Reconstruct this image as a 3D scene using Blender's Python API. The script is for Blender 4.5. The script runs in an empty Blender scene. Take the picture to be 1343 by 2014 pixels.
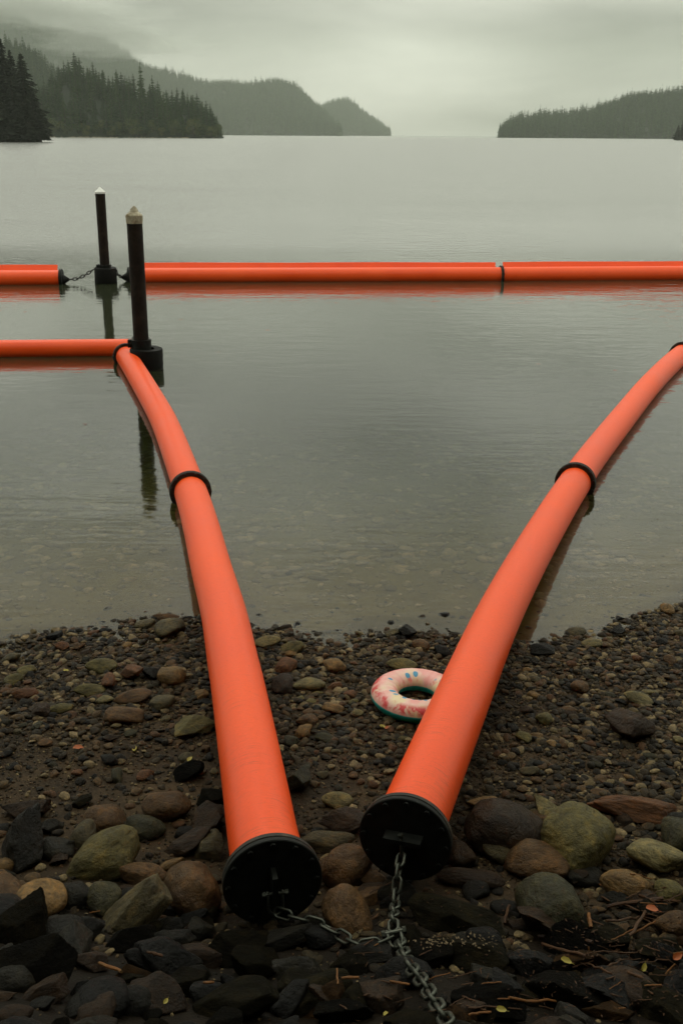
import bpy, math, random
import numpy as np
from mathutils import Vector, Matrix, Euler, noise

random.seed(11); np.random.seed(11)
R = math.radians
scene = bpy.context.scene
COL = scene.collection

# ------------------------------------------------------------------ camera
W, H, F = 1343.0, 2014.0, 2100.0
CAM_Z, PITCH, ROLL = 3.4, 19.45, 0.38
cam_d = bpy.data.cameras.new('camera')
cam = bpy.data.objects.new('camera', cam_d); COL.objects.link(cam)
cam_d.sensor_fit = 'VERTICAL'; cam_d.sensor_height = 36.0; cam_d.lens = 36.0 * F / H
cam_d.clip_start = 0.05; cam_d.clip_end = 60000
CM = Matrix.Translation((0, 0, CAM_Z)) @ Matrix.Rotation(R(90 - PITCH), 4, 'X') @ Matrix.Rotation(R(ROLL), 4, 'Z')
cam.matrix_world = CM
scene.camera = cam

# ------------------------------------------------------------------ sky
SUN_EL, SUN_AZ = 58.0, -14.0
world = bpy.data.worlds.new('World'); scene.world = world; world.use_nodes = True
wt = world.node_tree; wn = wt.nodes; wl = wt.links; wn.clear()
def wnode(t, **k):
    n = wn.new(t)
    for a, b in k.items(): setattr(n, a, b)
    return n
def wmath(op, a, b=None, clamp=False):
    n = wn.new('ShaderNodeMath'); n.operation = op; n.use_clamp = clamp
    for i, v in enumerate((a, b)):
        if v is None: continue
        if isinstance(v, (int, float)): n.inputs[i].default_value = v
        else: wl.new(v, n.inputs[i])
    return n.outputs[0]
tc = wnode('ShaderNodeTexCoord')
sep = wnode('ShaderNodeSeparateXYZ'); wl.new(tc.outputs['Generated'], sep.inputs[0])
# overcast sky: luminance rises from horizon to zenith as (1 + 2 sin e) / 3
el = wmath('MAXIMUM', sep.outputs['Z'], 0.0)
cie = wmath('DIVIDE', wmath('ADD', wmath('MULTIPLY', el, 2.0), 1.0), 3.0)
mp = wnode('ShaderNodeMapping'); mp.inputs['Scale'].default_value = (2.4, 2.4, 9.5); mp.inputs['Location'].default_value = (4.6, 0.0, 0.15)
mp.inputs['Rotation'].default_value = (0, R(3), 0)
wl.new(tc.outputs['Generated'], mp.inputs[0])
nz = wnode('ShaderNodeTexNoise'); nz.inputs['Scale'].default_value = 1.35; nz.inputs['Detail'].default_value = 5; nz.inputs['Roughness'].default_value = 0.50
nz.inputs['Distortion'].default_value = 0.25
wl.new(mp.outputs[0], nz.inputs['Vector'])
cl = wnode('ShaderNodeMapRange'); cl.inputs['From Min'].default_value = 0.32; cl.inputs['From Max'].default_value = 0.68
cl.inputs['To Min'].default_value = 0.50; cl.inputs['To Max'].default_value = 1.28
wl.new(nz.outputs['Fac'], cl.inputs['Value'])
# the thinner cloud over the lake's far end
def lobe(direction, sx, sz, amp):
    d = Vector(direction).normalized()
    dx = wmath('DIVIDE', wmath('SUBTRACT', sep.outputs['X'], d.x), sx)
    dz = wmath('DIVIDE', wmath('SUBTRACT', sep.outputs['Z'], d.z), sz)
    q = wmath('ADD', wmath('MULTIPLY', dx, dx), wmath('MULTIPLY', dz, dz))
    g = wmath('MULTIPLY', wmath('EXPONENT', wmath('MULTIPLY', q, -1.0)), amp)
    return wmath('MULTIPLY', g, wmath('GREATER_THAN', sep.outputs['Y'], 0.0))
lum = wmath('MULTIPLY', cie, cl.outputs[0])
lobes = wmath('ADD', lobe((0.050, 1, 0.064), 0.085, 0.018, 0.22), lobe((0.17, 1, 0.034), 0.14, 0.012, 0.12))
lobes = wmath('ADD', lobes, wmath('ADD', lobe((0.21, 1, 0.086), 0.15, 0.018, -0.28), lobe((-0.16, 1, 0.088), 0.13, 0.030, -0.24)))
lobes = wmath('ADD', lobes, lobe((0.0, 1, 0.122), 0.30, 0.016, -0.10))
lum = wmath('MULTIPLY', lum, wmath('ADD', lobes, 1.0))
lum = wmath('MULTIPLY', lum, 1.76)
tint = wnode('ShaderNodeCombineColor'); tint.mode = 'RGB'
for i, c in enumerate((0.995, 1.0, 0.862)): wl.new(wmath('MULTIPLY', lum, c), tint.inputs[i])
sky = wnode('ShaderNodeTexSky'); sky.sky_type = 'NISHITA'; sky.sun_disc = False
sky.sun_elevation = R(SUN_EL); sky.sun_rotation = R(SUN_AZ)
skm = wnode('ShaderNodeVectorMath'); skm.operation = 'SCALE'; skm.inputs['Scale'].default_value = 0.10
wl.new(sky.outputs[0], skm.inputs[0])
mixw = wnode('ShaderNodeMix'); mixw.data_type = 'RGBA'; mixw.inputs[0].default_value = 0.95
wl.new(skm.outputs[0], mixw.inputs[6]); wl.new(tint.outputs[0], mixw.inputs[7])
bg = wnode('ShaderNodeBackground'); bg.inputs['Strength'].default_value = 1.0
wl.new(mixw.outputs[2], bg.inputs['Color'])
wo = wnode('ShaderNodeOutputWorld'); wl.new(bg.outputs[0], wo.inputs['Surface'])

# ------------------------------------------------------------------ sun behind the overcast
sd = bpy.data.lights.new('sun', 'SUN'); sd.energy = 0.5; sd.angle = R(28); sd.color = (1.0, 0.97, 0.88)
so = bpy.data.objects.new('sun', sd); COL.objects.link(so)
sv = Vector((math.sin(R(SUN_AZ)) * math.cos(R(SUN_EL)), math.cos(R(SUN_AZ)) * math.cos(R(SUN_EL)), math.sin(R(SUN_EL))))
so.rotation_euler = sv.to_track_quat('Z', 'Y').to_euler(); so.location = (0, 0, 60)

# ------------------------------------------------------------------ exposure and render
vs = scene.view_settings
vs.view_transform = 'Standard'; vs.look = 'None'; vs.exposure = 0.0; vs.gamma = 1.0; vs.use_curve_mapping = False
scene.render.engine = 'CYCLES'
cy = scene.cycles
cy.use_denoising = True
try: cy.denoiser = 'OPENIMAGEDENOISE'
except Exception: pass
cy.use_adaptive_sampling = True; cy.adaptive_threshold = 0.03
cy.max_bounces = 6; cy.diffuse_bounces = 2; cy.glossy_bounces = 2; cy.transmission_bounces = 4; cy.volume_bounces = 1
cy.transparent_max_bounces = 8
cy.caustics_refractive = True; cy.caustics_reflective = False
cy.sample_clamp_indirect = 6.0

# ================================================================== helpers
def ray(px, py):
    v = Vector(((px - W / 2) / F, -(py - H / 2) / F, -1.0))
    return CM.to_3x3() @ v                        # not normalised: depth along the axis is 1
CO = Vector((0, 0, CAM_Z))
def at_z(px, py, z=0.0):
    r = ray(px, py); t = (z - CAM_Z) / r.z
    return CO + r * t
def at_depth(px, py, zc): return CO + ray(px, py) * zc
def at_y(px, py, y):
    r = ray(px, py); return CO + r * (y / r.y)
def depth_of(p): return -(CM.inverted() @ Vector(p)).z
def project(p):
    q = CM.inverted() @ Vector(p); return (W / 2 - q.x / q.z * F, H / 2 + q.y / q.z * F)

def mesh_np(name, V, Fc, smooth=True):
    me = bpy.data.meshes.new(name)
    V = np.asarray(V, dtype=np.float32); Fc = np.asarray(Fc, dtype=np.int32)
    me.vertices.add(len(V)); me.vertices.foreach_set('co', V.ravel())
    n, k = Fc.shape
    me.loops.add(n * k); me.loops.foreach_set('vertex_index', Fc.ravel())
    me.polygons.add(n); me.polygons.foreach_set('loop_start', np.arange(0, n * k, k, dtype=np.int32))
    me.polygons.foreach_set('loop_total', np.full(n, k, dtype=np.int32))
    me.polygons.foreach_set('use_smooth', np.full(n, smooth, dtype=bool))
    me.update(calc_edges=True); me.validate()
    return me
def mesh_py(name, V, Fc, smooth=True):
    me = bpy.data.meshes.new(name); me.from_pydata([tuple(v) for v in V], [], [tuple(f) for f in Fc]); me.update()
    me.polygons.foreach_set('use_smooth', [smooth] * len(me.polygons))
    return me
def link(name, me, mat=None, parent=None, loc=None, rot=None, scale=None):
    o = bpy.data.objects.new(name, me); COL.objects.link(o)
    if mat is not None and me is not None and not me.materials: me.materials.append(mat)
    if parent is not None: o.parent = parent
    if loc is not None: o.location = loc
    if rot is not None: o.rotation_euler = rot
    if scale is not None: o.scale = scale
    return o
def tag(o, label=None, cat=None, group=None, kind=None):
    if label: o['label'] = label
    if cat: o['category'] = cat
    if group: o['group'] = group
    if kind: o['kind'] = kind
    return o
def empty(name, loc=(0, 0, 0), rz=0.0):
    o = bpy.data.objects.new(name, None); COL.objects.link(o); o.location = loc; o.rotation_euler = (0, 0, rz); o.empty_display_size = 0.1
    return o

class MB:                                         # collects shapes into one mesh
    def __init__(s): s.v = []; s.f = []
    def add(s, V, Fc):
        b = len(s.v); s.v += [Vector(v) for v in V]; s.f += [tuple(i + b for i in f) for f in Fc]; return s
    def box(s, c, d, M=None):
        c = Vector(c); x, y, z = d[0] / 2, d[1] / 2, d[2] / 2
        V = [Vector((sx * x, sy * y, sz * z)) for sx in (-1, 1) for sy in (-1, 1) for sz in (-1, 1)]
        if M is not None: V = [M @ v for v in V]
        return s.add([v + c for v in V], [(0, 1, 3, 2), (4, 6, 7, 5), (0, 4, 5, 1), (2, 3, 7, 6), (0, 2, 6, 4), (1, 5, 7, 3)])
    def lathe(s, prof, o, axis, n=48, close=False):   # prof: (radius, distance along axis)
        ax = Vector(axis).normalized(); u = ax.orthogonal().normalized(); w = ax.cross(u); o = Vector(o)
        V = []; Fc = []
        for r_, h_ in prof:
            for i in range(n):
                a = 2 * math.pi * i / n; V.append(o + ax * h_ + (u * math.cos(a) + w * math.sin(a)) * max(r_, 1e-4))
        m = len(prof)
        for j in range(m if close else m - 1):
            for i in range(n):
                a0 = j * n + i; a1 = j * n + (i + 1) % n; b0 = ((j + 1) % m) * n + i; b1 = ((j + 1) % m) * n + (i + 1) % n
                Fc.append((a0, a1, b1, b0))
        return s.add(V, Fc)
    def tube(s, pts, rad, n=10, cap=True):
        pts = [Vector(p) for p in pts]; m = len(pts)
        rad = rad if isinstance(rad, (list, tuple)) else [rad] * m
        t0 = (pts[1] - pts[0]).normalized(); u = t0.orthogonal().normalized(); V = []; Fc = []
        for j in range(m):
            t = (pts[min(j + 1, m - 1)] - pts[max(j - 1, 0)]).normalized(); u = (u - t * u.dot(t)).normalized(); w = t.cross(u)
            for i in range(n):
                a = 2 * math.pi * i / n; V.append(pts[j] + (u * math.cos(a) + w * math.sin(a)) * rad[j])
        for j in range(m - 1):
            for i in range(n): Fc.append((j * n + i, j * n + (i + 1) % n, (j + 1) * n + (i + 1) % n, (j + 1) * n + i))
        if cap: Fc.append(tuple(range(n))[::-1]); Fc.append(tuple((m - 1) * n + i for i in range(n)))
        return s.add(V, Fc)
    def build(s, name, mat, parent=None, smooth=True, sharp=None):
        me = mesh_py(name, s.v, s.f, smooth)
        if sharp:
            try: me.set_sharp_from_angle(angle=R(sharp))
            except Exception: pass
        return link(name, me, mat, parent)

# ------------------------------------------------------------------ materials
def M(name):
    m = bpy.data.materials.new(name); m.use_nodes = True
    nt = m.node_tree; b = nt.nodes['Principled BSDF']
    return m, nt, b
def nd(nt, t, **k):
    n = nt.nodes.new(t)
    for a, v in k.items():
        if a.startswith('i_'): n.inputs[a[2:].replace('_', ' ')].default_value = v
        else: setattr(n, a, v)
    return n
def ramp(nt, fac, stops):
    n = nt.nodes.new('ShaderNodeValToRGB'); e = n.color_ramp.elements
    while len(e) > 1: e.remove(e[-1])
    e[0].position = stops[0][0]; e[0].color = (*stops[0][1], 1)
    for p, c in stops[1:]:
        q = e.new(p); q.color = (*c, 1)
    nt.links.new(fac, n.inputs[0]); return n.outputs[0]
def mixc(nt, fac, a, b, mode='MIX'):
    n = nt.nodes.new('ShaderNodeMix'); n.data_type = 'RGBA'; n.blend_type = mode
    for i, v in ((0, fac), (6, a), (7, b)):
        if hasattr(v, 'default_value') or hasattr(v, 'is_linked'): nt.links.new(v, n.inputs[i])
        elif i == 0: n.inputs[0].default_value = v
        else: n.inputs[i].default_value = (*v, 1)
    return n.outputs[2]
def mth(nt, op, a, b=None, clamp=False):
    n = nt.nodes.new('ShaderNodeMath'); n.operation = op; n.use_clamp = clamp
    for i, v in enumerate((a, b)):
        if v is None: continue
        if isinstance(v, (int, float)): n.inputs[i].default_value = v
        else: nt.links.new(v, n.inputs[i])
    return n.outputs[0]
def mrange(nt, v, a, b, c, d):
    n = nt.nodes.new('ShaderNodeMapRange'); nt.links.new(v, n.inputs['Value'])
    for k, q in zip(('From Min', 'From Max', 'To Min', 'To Max'), (a, b, c, d)): n.inputs[k].default_value = q
    return n.outputs[0]
def tnoise(nt, vec, scale, detail=4, rough=0.55, dist=0.0):
    n = nd(nt, 'ShaderNodeTexNoise'); n.inputs['Scale'].default_value = scale; n.inputs['Detail'].default_value = detail
    n.inputs['Roughness'].default_value = rough; n.inputs['Distortion'].default_value = dist
    if vec is not None: nt.links.new(vec, n.inputs['Vector'])
    return n.outputs['Fac']
def mapping(nt, vec, scale=(1, 1, 1), loc=(0, 0, 0), rot=(0, 0, 0)):
    n = nd(nt, 'ShaderNodeMapping'); n.inputs['Scale'].default_value = scale; n.inputs['Location'].default_value = loc; n.inputs['Rotation'].default_value = rot
    nt.links.new(vec, n.inputs[0]); return n.outputs[0]
def bump(nt, b, height, strength, dist, prev=None):
    n = nd(nt, 'ShaderNodeBump'); n.inputs['Strength'].default_value = strength; n.inputs['Distance'].default_value = dist
    nt.links.new(height, n.inputs['Height'])
    if prev is not None: nt.links.new(prev, n.inputs['Normal'])
    nt.links.new(n.outputs[0], b.inputs['Normal']); return n.outputs[0]

def simple(name, col, rough=0.5, metal=0.0, nscale=30, amount=0.35, bstr=0.2, bdist=0.002, spec=0.3, second=None, sscale=4, thr=(0.5, 0.62)):
    m, nt, b = M(name)
    c = nd(nt, 'ShaderNodeTexCoord').outputs['Object']
    n = tnoise(nt, c, nscale, 6, 0.6)
    k = mixc(nt, 1.0, col, ramp(nt, n, [(0.25, (1 - amount,) * 3), (0.75, (1 + amount,) * 3)]), 'MULTIPLY')
    if second:
        n2 = tnoise(nt, c, sscale, 6, 0.65, 0.4)
        k = mixc(nt, mrange(nt, n2, thr[0], thr[1], 0, 1), k, second)
    nt.links.new(k, b.inputs['Base Color']); b.inputs['Metallic'].default_value = metal; b.inputs['Specular IOR Level'].default_value = spec
    nt.links.new(mrange(nt, n, 0.3, 0.7, rough - 0.08, rough + 0.1), b.inputs['Roughness'])
    bump(nt, b, n, bstr, bdist)
    return m

def rock_material(name, use_obj_color=True, palette=None, rough=0.42, spec=0.14, silt=0.0):
    m, nt, b = M(name)
    oi = nd(nt, 'ShaderNodeObjectInfo')
    co = nd(nt, 'ShaderNodeTexCoord').outputs['Object']
    off = nd(nt, 'ShaderNodeVectorMath', operation='SCALE'); off.inputs[0].default_value = (17.3, 9.1, 5.7); nt.links.new(oi.outputs['Random'], off.inputs['Scale'])
    ad = nd(nt, 'ShaderNodeVectorMath', operation='ADD'); nt.links.new(co, ad.inputs[0]); nt.links.new(off.outputs[0], ad.inputs[1])
    v = ad.outputs[0]
    if use_obj_color: base = oi.outputs['Color']
    else: base = ramp(nt, oi.outputs['Random'], palette)
    big = tnoise(nt, v, 1.5, 2, 0.6, 0.5); mid = tnoise(nt, v, 6, 4, 0.68)
    k = mixc(nt, 1.0, base, ramp(nt, big, [(0.3, (0.58, 0.56, 0.56)), (0.52, (1, 1, 1)), (0.72, (1.55, 1.36, 1.10))]), 'MULTIPLY')
    k = mixc(nt, 1.0, k, ramp(nt, mid, [(0.28, (0.50,) * 3), (0.5, (1.0,) * 3), (0.72, (1.45, 1.38, 1.25))]), 'MULTIPLY')
    if use_obj_color:
        fine = tnoise(nt, v, 40, 1, 0.6)
        k = mixc(nt, 1.0, k, ramp(nt, fine, [(0.32, (0.70,) * 3), (0.5, (1.0,) * 3), (0.7, (1.35, 1.3, 1.2))]), 'MULTIPLY')
    if silt: k = mixc(nt, silt, k, (0.19, 0.150, 0.066))
    nt.links.new(k, b.inputs['Base Color'])
    nt.links.new(mrange(nt, mid, 0.3, 0.7, rough - 0.12, rough + 0.2), b.inputs['Roughness'])
    b.inputs['Specular IOR Level'].default_value = spec
    p = bump(nt, b, mid, 0.45, 0.06)
    if use_obj_color: bump(nt, b, fine, 0.35, 0.012, p)
    return m

mat_rock = rock_material('wet_rock')
mat_slate = rock_material('dark_slate', rough=0.6, spec=0.03)
PAL = [(0.0, (0.006, 0.0048, 0.0026)), (0.22, (0.016, 0.0115, 0.0058)), (0.40, (0.040, 0.027, 0.0125)), (0.52, (0.014, 0.0130, 0.0068)), (0.66, (0.072, 0.048, 0.022)),
       (0.77, (0.064, 0.030, 0.0125)), (0.88, (0.100, 0.078, 0.038)), (1.0, (0.22, 0.165, 0.085))]
mat_pebble = rock_material('wet_pebbles', False, PAL, 0.42)
PALW = [(0.0, (0.08, 0.062, 0.027)), (0.4, (0.18, 0.14, 0.062)), (0.75, (0.26, 0.20, 0.092)), (1.0, (0.36, 0.26, 0.125))]
mat_bedstone = rock_material('silted_stones', False, PALW, 0.7, silt=0.3)

def orange_material(name, wear=1.0):
    m, nt, b = M(name)
    uv = nd(nt, 'ShaderNodeTexCoord').outputs['UV']; ob = nd(nt, 'ShaderNodeTexCoord').outputs['Object']
    large = tnoise(nt, ob, 1.3, 4, 0.55); fine = tnoise(nt, ob, 60, 5, 0.65)
    k = ramp(nt, large, [(0.3, (0.84, 0.076, 0.008)), (0.7, (0.91, 0.098, 0.014))])
    k = mixc(nt, 1.0, k, ramp(nt, fine, [(0.3, (0.93,) * 3), (0.7, (1.04,) * 3)]), 'MULTIPLY')
    # scuffs round the pipe (u runs along it in metres, v round it)
    s1 = tnoise(nt, mapping(nt, uv, (95, 4.5, 1), rot=(0, 0, R(2.2))), 1.0, 4, 0.65, 1.6)
    s2 = tnoise(nt, mapping(nt, uv, (1.5, 2.2, 1), (3, 1, 0)), 1.0, 3, 0.6)
    near = nd(nt, 'ShaderNodeSeparateXYZ'); nt.links.new(uv, near.inputs[0])
    zone = mrange(nt, near.outputs['X'], 0.2, 2.2, 1.0, 0.10)
    sc = mth(nt, 'MULTIPLY', mth(nt, 'MULTIPLY', mrange(nt, s1, 0.55, 0.68, 0, 1), mrange(nt, s2, 0.44, 0.58, 0, 1)), mth(nt, 'MULTIPLY', zone, 0.62 * wear), True)
    k = mixc(nt, sc, k, (0.22, 0.05, 0.02))
    sp = tnoise(nt, ob, 95, 2, 0.5)
    k = mixc(nt, mth(nt, 'MULTIPLY', mrange(nt, sp, 0.70, 0.74, 0, 1), 0.55 * wear), k, (0.20, 0.05, 0.02))
    nt.links.new(k, b.inputs['Base Color'])
    nt.links.new(mrange(nt, large, 0.3, 0.7, 0.33, 0.46), b.inputs['Roughness'])
    b.inputs['Specular IOR Level'].default_value = 0.28
    bump(nt, b, fine, 0.08, 0.002)
    return m
mat_orange = orange_material('orange_plastic')
mat_black = simple('black_steel_plate', (0.011, 0.012, 0.010), 0.5, 0.0, 26, 0.5, 0.25, 0.002, 0.12, (0.018, 0.014, 0.009), 6, (0.55, 0.7))
mat_ring = simple('weathered_black_ring', (0.024, 0.022, 0.017), 0.5, 0.0, 40, 0.5, 0.3, 0.002, 0.2, (0.065, 0.05, 0.034), 9, (0.54, 0.66))
mat_rubber = simple('black_rubber', (0.007, 0.0068, 0.0055), 0.6, 0.0, 20, 0.4, 0.2, 0.003, 0.10)
mat_galv = simple('galvanised_steel', (0.065, 0.070, 0.055), 0.42, 0.75, 70, 0.4, 0.3, 0.001, 0.3, (0.05, 0.045, 0.03), 30, (0.52, 0.66))
mat_darkchain = simple('dark_chain_steel', (0.03, 0.028, 0.024), 0.55, 0.5, 60, 0.4)
mat_pile = simple('dark_tarred_steel', (0.016, 0.011, 0.008), 0.65, 0.0, 7, 0.5, 0.3, 0.004, 0.12, (0.035, 0.026, 0.017), 3, (0.5, 0.7))
mat_white = simple('white_plastic_cap', (0.74, 0.75, 0.70), 0.45, 0.0, 20, 0.08, 0.1, 0.002)
mat_oldcap = simple('weathered_cap', (0.46, 0.42, 0.30), 0.7, 0.0, 14, 0.5, 0.5, 0.01, 0.3, (0.16, 0.12, 0.06), 7, (0.46, 0.66))
mat_wood = simple('wet_wood', (0.060, 0.028, 0.011), 0.6, 0.0, 40, 0.5, 0.4, 0.003, 0.2, (0.03, 0.018, 0.014), 9)
mat_chip = simple('fresh_wood_chip', (0.15, 0.062, 0.017), 0.6, 0.0, 50, 0.4, 0.4, 0.003, 0.2, (0.12, 0.07, 0.025), 14)
mat_flake = simple('pale_flakes', (0.15, 0.11, 0.06), 0.8, 0.0, 50, 0.5)
mat_leaf_y = simple('yellow_leaf', (0.27, 0.22, 0.03), 0.5, 0.0, 30, 0.4, 0.2, 0.001, 0.3, (0.25, 0.20, 0.04), 18)
mat_leaf_o = simple('orange_leaf', (0.30, 0.075, 0.014), 0.5, 0.0, 30, 0.3, 0.2, 0.001)
mat_bark = simple('bark', (0.045, 0.034, 0.025), 0.9, 0.0, 0.8, 0.4)

def foliage(name, a, b_, c):
    m, nt, b = M(name)
    oi = nd(nt, 'ShaderNodeObjectInfo'); g = nd(nt, 'ShaderNodeNewGeometry')
    t = mth(nt, 'MULTIPLY', mth(nt, 'ADD', oi.outputs['Random'], g.outputs['Random Per Island']), 0.5)
    nt.links.new(ramp(nt, t, [(0.15, a), (0.5, b_), (0.9, c)]), b.inputs['Base Color'])
    b.inputs['Roughness'].default_value = 0.75; b.inputs['Specular IOR Level'].default_value = 0.2
    return m
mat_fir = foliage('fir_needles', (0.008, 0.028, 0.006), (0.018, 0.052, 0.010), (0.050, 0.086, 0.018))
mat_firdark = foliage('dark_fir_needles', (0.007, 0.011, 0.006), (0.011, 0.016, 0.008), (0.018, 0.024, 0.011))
mat_leafy = foliage('broad_leaves', (0.036, 0.055, 0.013), (0.060, 0.080, 0.020), (0.105, 0.105, 0.030))
mat_hill = simple('hill_ground', (0.005, 0.011, 0.004), 0.9, 0.0, 0.02, 0.5)
mat_bankrock = simple('dark_bank_rock', (0.02, 0.018, 0.014), 0.8, 0.0, 0.4, 0.5)
mat_palebeach = simple('pale_beach_rock', (0.19, 0.16, 0.11), 0.8, 0.0, 0.2, 0.6)

# ================================================================== ground: beach, bank and lake bed in one sheet
SH_PX = [(-500, 1275), (-150, 1268), (0, 1262), (70, 1252), (150, 1240), (260, 1226), (330, 1216), (400, 1226), (520, 1246), (640, 1252), (760, 1246), (850, 1256), (950, 1266),
         (1040, 1272), (1110, 1258), (1170, 1248), (1240, 1222), (1343, 1200), (1500, 1190), (1800, 1180)]
SHX, SHY = zip(*[(lambda p: (p.x, p.y))(at_z(a, b, 0.0)) for a, b in SH_PX])
def shore(x): return np.interp(x, SHX, SHY)
T_IN = [-4000, -900, -200, -60, -20, -8, -4, -1.5, 0, 1.2, 2.6, 3.0, 3.6, 4.2, 5.0, 6.5, 9, 20, 60, 400]
Z_IN = [-40, -30, -14, -6, -2.4, -0.95, -0.42, -0.12, 0, 0.045, 0.095, 0.14, 0.32, 0.60, 1.03, 1.72, 2.2, 4.2, 9, 30]
def hnoise(x, y, s, seed=0.0): return noise.noise(Vector((x * s + seed, y * s - seed, seed * 0.37)))
def ground_z(x, y, detail=True):
    t = float(shore(x)) - y
    z = float(np.interp(t, T_IN, Z_IN))
    if detail and abs(x) < 40 and -30 < t < 40:
        z += 0.030 * hnoise(x, y, 0.8, 3.1) * min(1, abs(t) + 0.25) + 0.019 * hnoise(x, y, 2.4, 7.7) + 0.004 * hnoise(x, y, 11.0, 1.7)
    return z
def graded(a, b, fine0, fine1, step, growth):
    mid = list(np.arange(fine0, fine1, step)); lo = []; hi = []
    s, v = step, fine0
    while v > a: s *= growth; v -= s; lo.append(v)
    s, v = step, mid[-1]
    while v < b: s *= growth; v += s; hi.append(v)
    return lo[::-1] + mid + hi
gx = graded(-6500, 6500, -3.6, 4.4, 0.05, 1.22); gy = graded(-700, 9600, 1.6, 12.5, 0.05, 1.2)
V = np.zeros((len(gy), len(gx), 3), np.float32)
for j, y in enumerate(gy):
    for i, x in enumerate(gx): V[j, i] = (x, y, ground_z(x, y))
ny, nx = len(gy), len(gx)
idx = np.arange(ny * nx).reshape(ny, nx)
Fq = np.stack([idx[:-1, :-1], idx[:-1, 1:], idx[1:, 1:], idx[1:, :-1]], -1).reshape(-1, 4)
m, nt, b = M('wet_sand_and_silt')
gp = nd(nt, 'ShaderNodeTexCoord').outputs['Object']
n1 = tnoise(nt, gp, 1.7, 3, 0.6, 0.4); n2 = tnoise(nt, gp, 22, 4, 0.65)
soil = ramp(nt, n1, [(0.3, (0.018, 0.012, 0.006)), (0.5, (0.034, 0.021, 0.0095)), (0.7, (0.050, 0.031, 0.014))])
soil = mixc(nt, 1.0, soil, ramp(nt, n2, [(0.3, (0.55,) * 3), (0.65, (1.25,) * 3)]), 'MULTIPLY')
gv = nd(nt, 'ShaderNodeTexVoronoi'); gv.inputs['Scale'].default_value = 120; nt.links.new(gp, gv.inputs['Vector'])
grit = nd(nt, 'ShaderNodeSeparateColor'); nt.links.new(gv.outputs['Color'], grit.inputs[0])
soil = mixc(nt, mth(nt, 'MULTIPLY', mrange(nt, grit.outputs[0], 0.55, 0.95, 0, 0.8), mrange(nt, gv.outputs['Distance'], 0.25, 0.5, 1, 0)), soil, (0.085, 0.062, 0.036))
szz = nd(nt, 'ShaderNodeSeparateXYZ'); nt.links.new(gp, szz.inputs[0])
soil_dark = mrange(nt, mth(nt, 'ADD', szz.outputs['Z'], mth(nt, 'MULTIPLY', n1, 0.16)), 0.19, 0.30, 0, 0.85)  # soil colour goes darker with height up the bank
soil = mixc(nt, soil_dark, soil, (0.0035, 0.0026, 0.0014))
bed = ramp(nt, n1, [(0.3, (0.105, 0.076, 0.020)), (0.7, (0.155, 0.112, 0.032))])
bed = mixc(nt, 1.0, bed, ramp(nt, n2, [(0.3, (0.75,) * 3), (0.65, (1.12,) * 3)]), 'MULTIPLY')
sz = nd(nt, 'ShaderNodeSeparateXYZ'); nt.links.new(gp, sz.inputs[0])
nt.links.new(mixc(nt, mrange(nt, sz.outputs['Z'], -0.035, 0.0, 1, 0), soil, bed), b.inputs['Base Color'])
b.inputs['Roughness'].default_value = 0.7; b.inputs['Specular IOR Level'].default_value = 0.1
p = bump(nt, b, n2, 0.5, 0.02); bump(nt, b, gv.outputs['Distance'], 0.5, 0.004, p)
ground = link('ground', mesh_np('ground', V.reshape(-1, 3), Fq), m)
tag(ground, 'dark wet gravel beach sloping down into the lake bed', 'ground', kind='structure')

# ================================================================== water
m, nt, b = M('lake_water')
nt.nodes.remove(b); out = nt.nodes['Material Output']
gp = nd(nt, 'ShaderNodeTexCoord').outputs['Object']
sx = nd(nt, 'ShaderNodeSeparateXYZ'); nt.links.new(gp, sx.inputs[0])
w1 = tnoise(nt, mapping(nt, gp, (0.9, 2.6, 1)), 1.0, 1, 0.5, 0.3)
w2 = tnoise(nt, mapping(nt, gp, (2.6, 8.5, 1), rot=(0, 0, R(5))), 1.0, 1.5, 0.55)
w3 = tnoise(nt, mapping(nt, gp, (9, 17, 1), rot=(0, 0, R(-8))), 1.0, 0, 0.5)
patch = tnoise(nt, mapping(nt, gp, (0.05, 0.11, 1), (2.3, 0.7, 0)), 1.0, 1, 0.5)
farm = mrange(nt, sx.outputs['Y'], 22, 34, 0.0, 1.0)                       # breeze on the open water past the boom
leftm = mrange(nt, sx.outputs['X'], -3.0, -8.0, 0.0, 1.0)
rightm = mth(nt, 'MULTIPLY', mrange(nt, mth(nt, 'SUBTRACT', sx.outputs['X'], mth(nt, 'MULTIPLY', sx.outputs['Y'], 0.22)), 0.2, 1.6, 0.0, 1.0), mrange(nt, sx.outputs['Y'], 7.5, 9.5, 0, 1))
openw = mth(nt, 'MULTIPLY', farm, mth(nt, 'ADD', mth(nt, 'MULTIPLY', leftm, 0.9), mrange(nt, patch, 0.4, 0.65, 0.30, 0.9)))
amp = mth(nt, 'ADD', mth(nt, 'ADD', openw, mth(nt, 'MULTIPLY', rightm, 0.25)), 0.15)
hgt = mth(nt, 'ADD', mth(nt, 'MULTIPLY', w1, 0.030), mth(nt, 'ADD', mth(nt, 'MULTIPLY', w2, 0.016), mth(nt, 'MULTIPLY', w3, 0.0035)))
hgt = mth(nt, 'MULTIPLY', hgt, amp)
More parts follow.
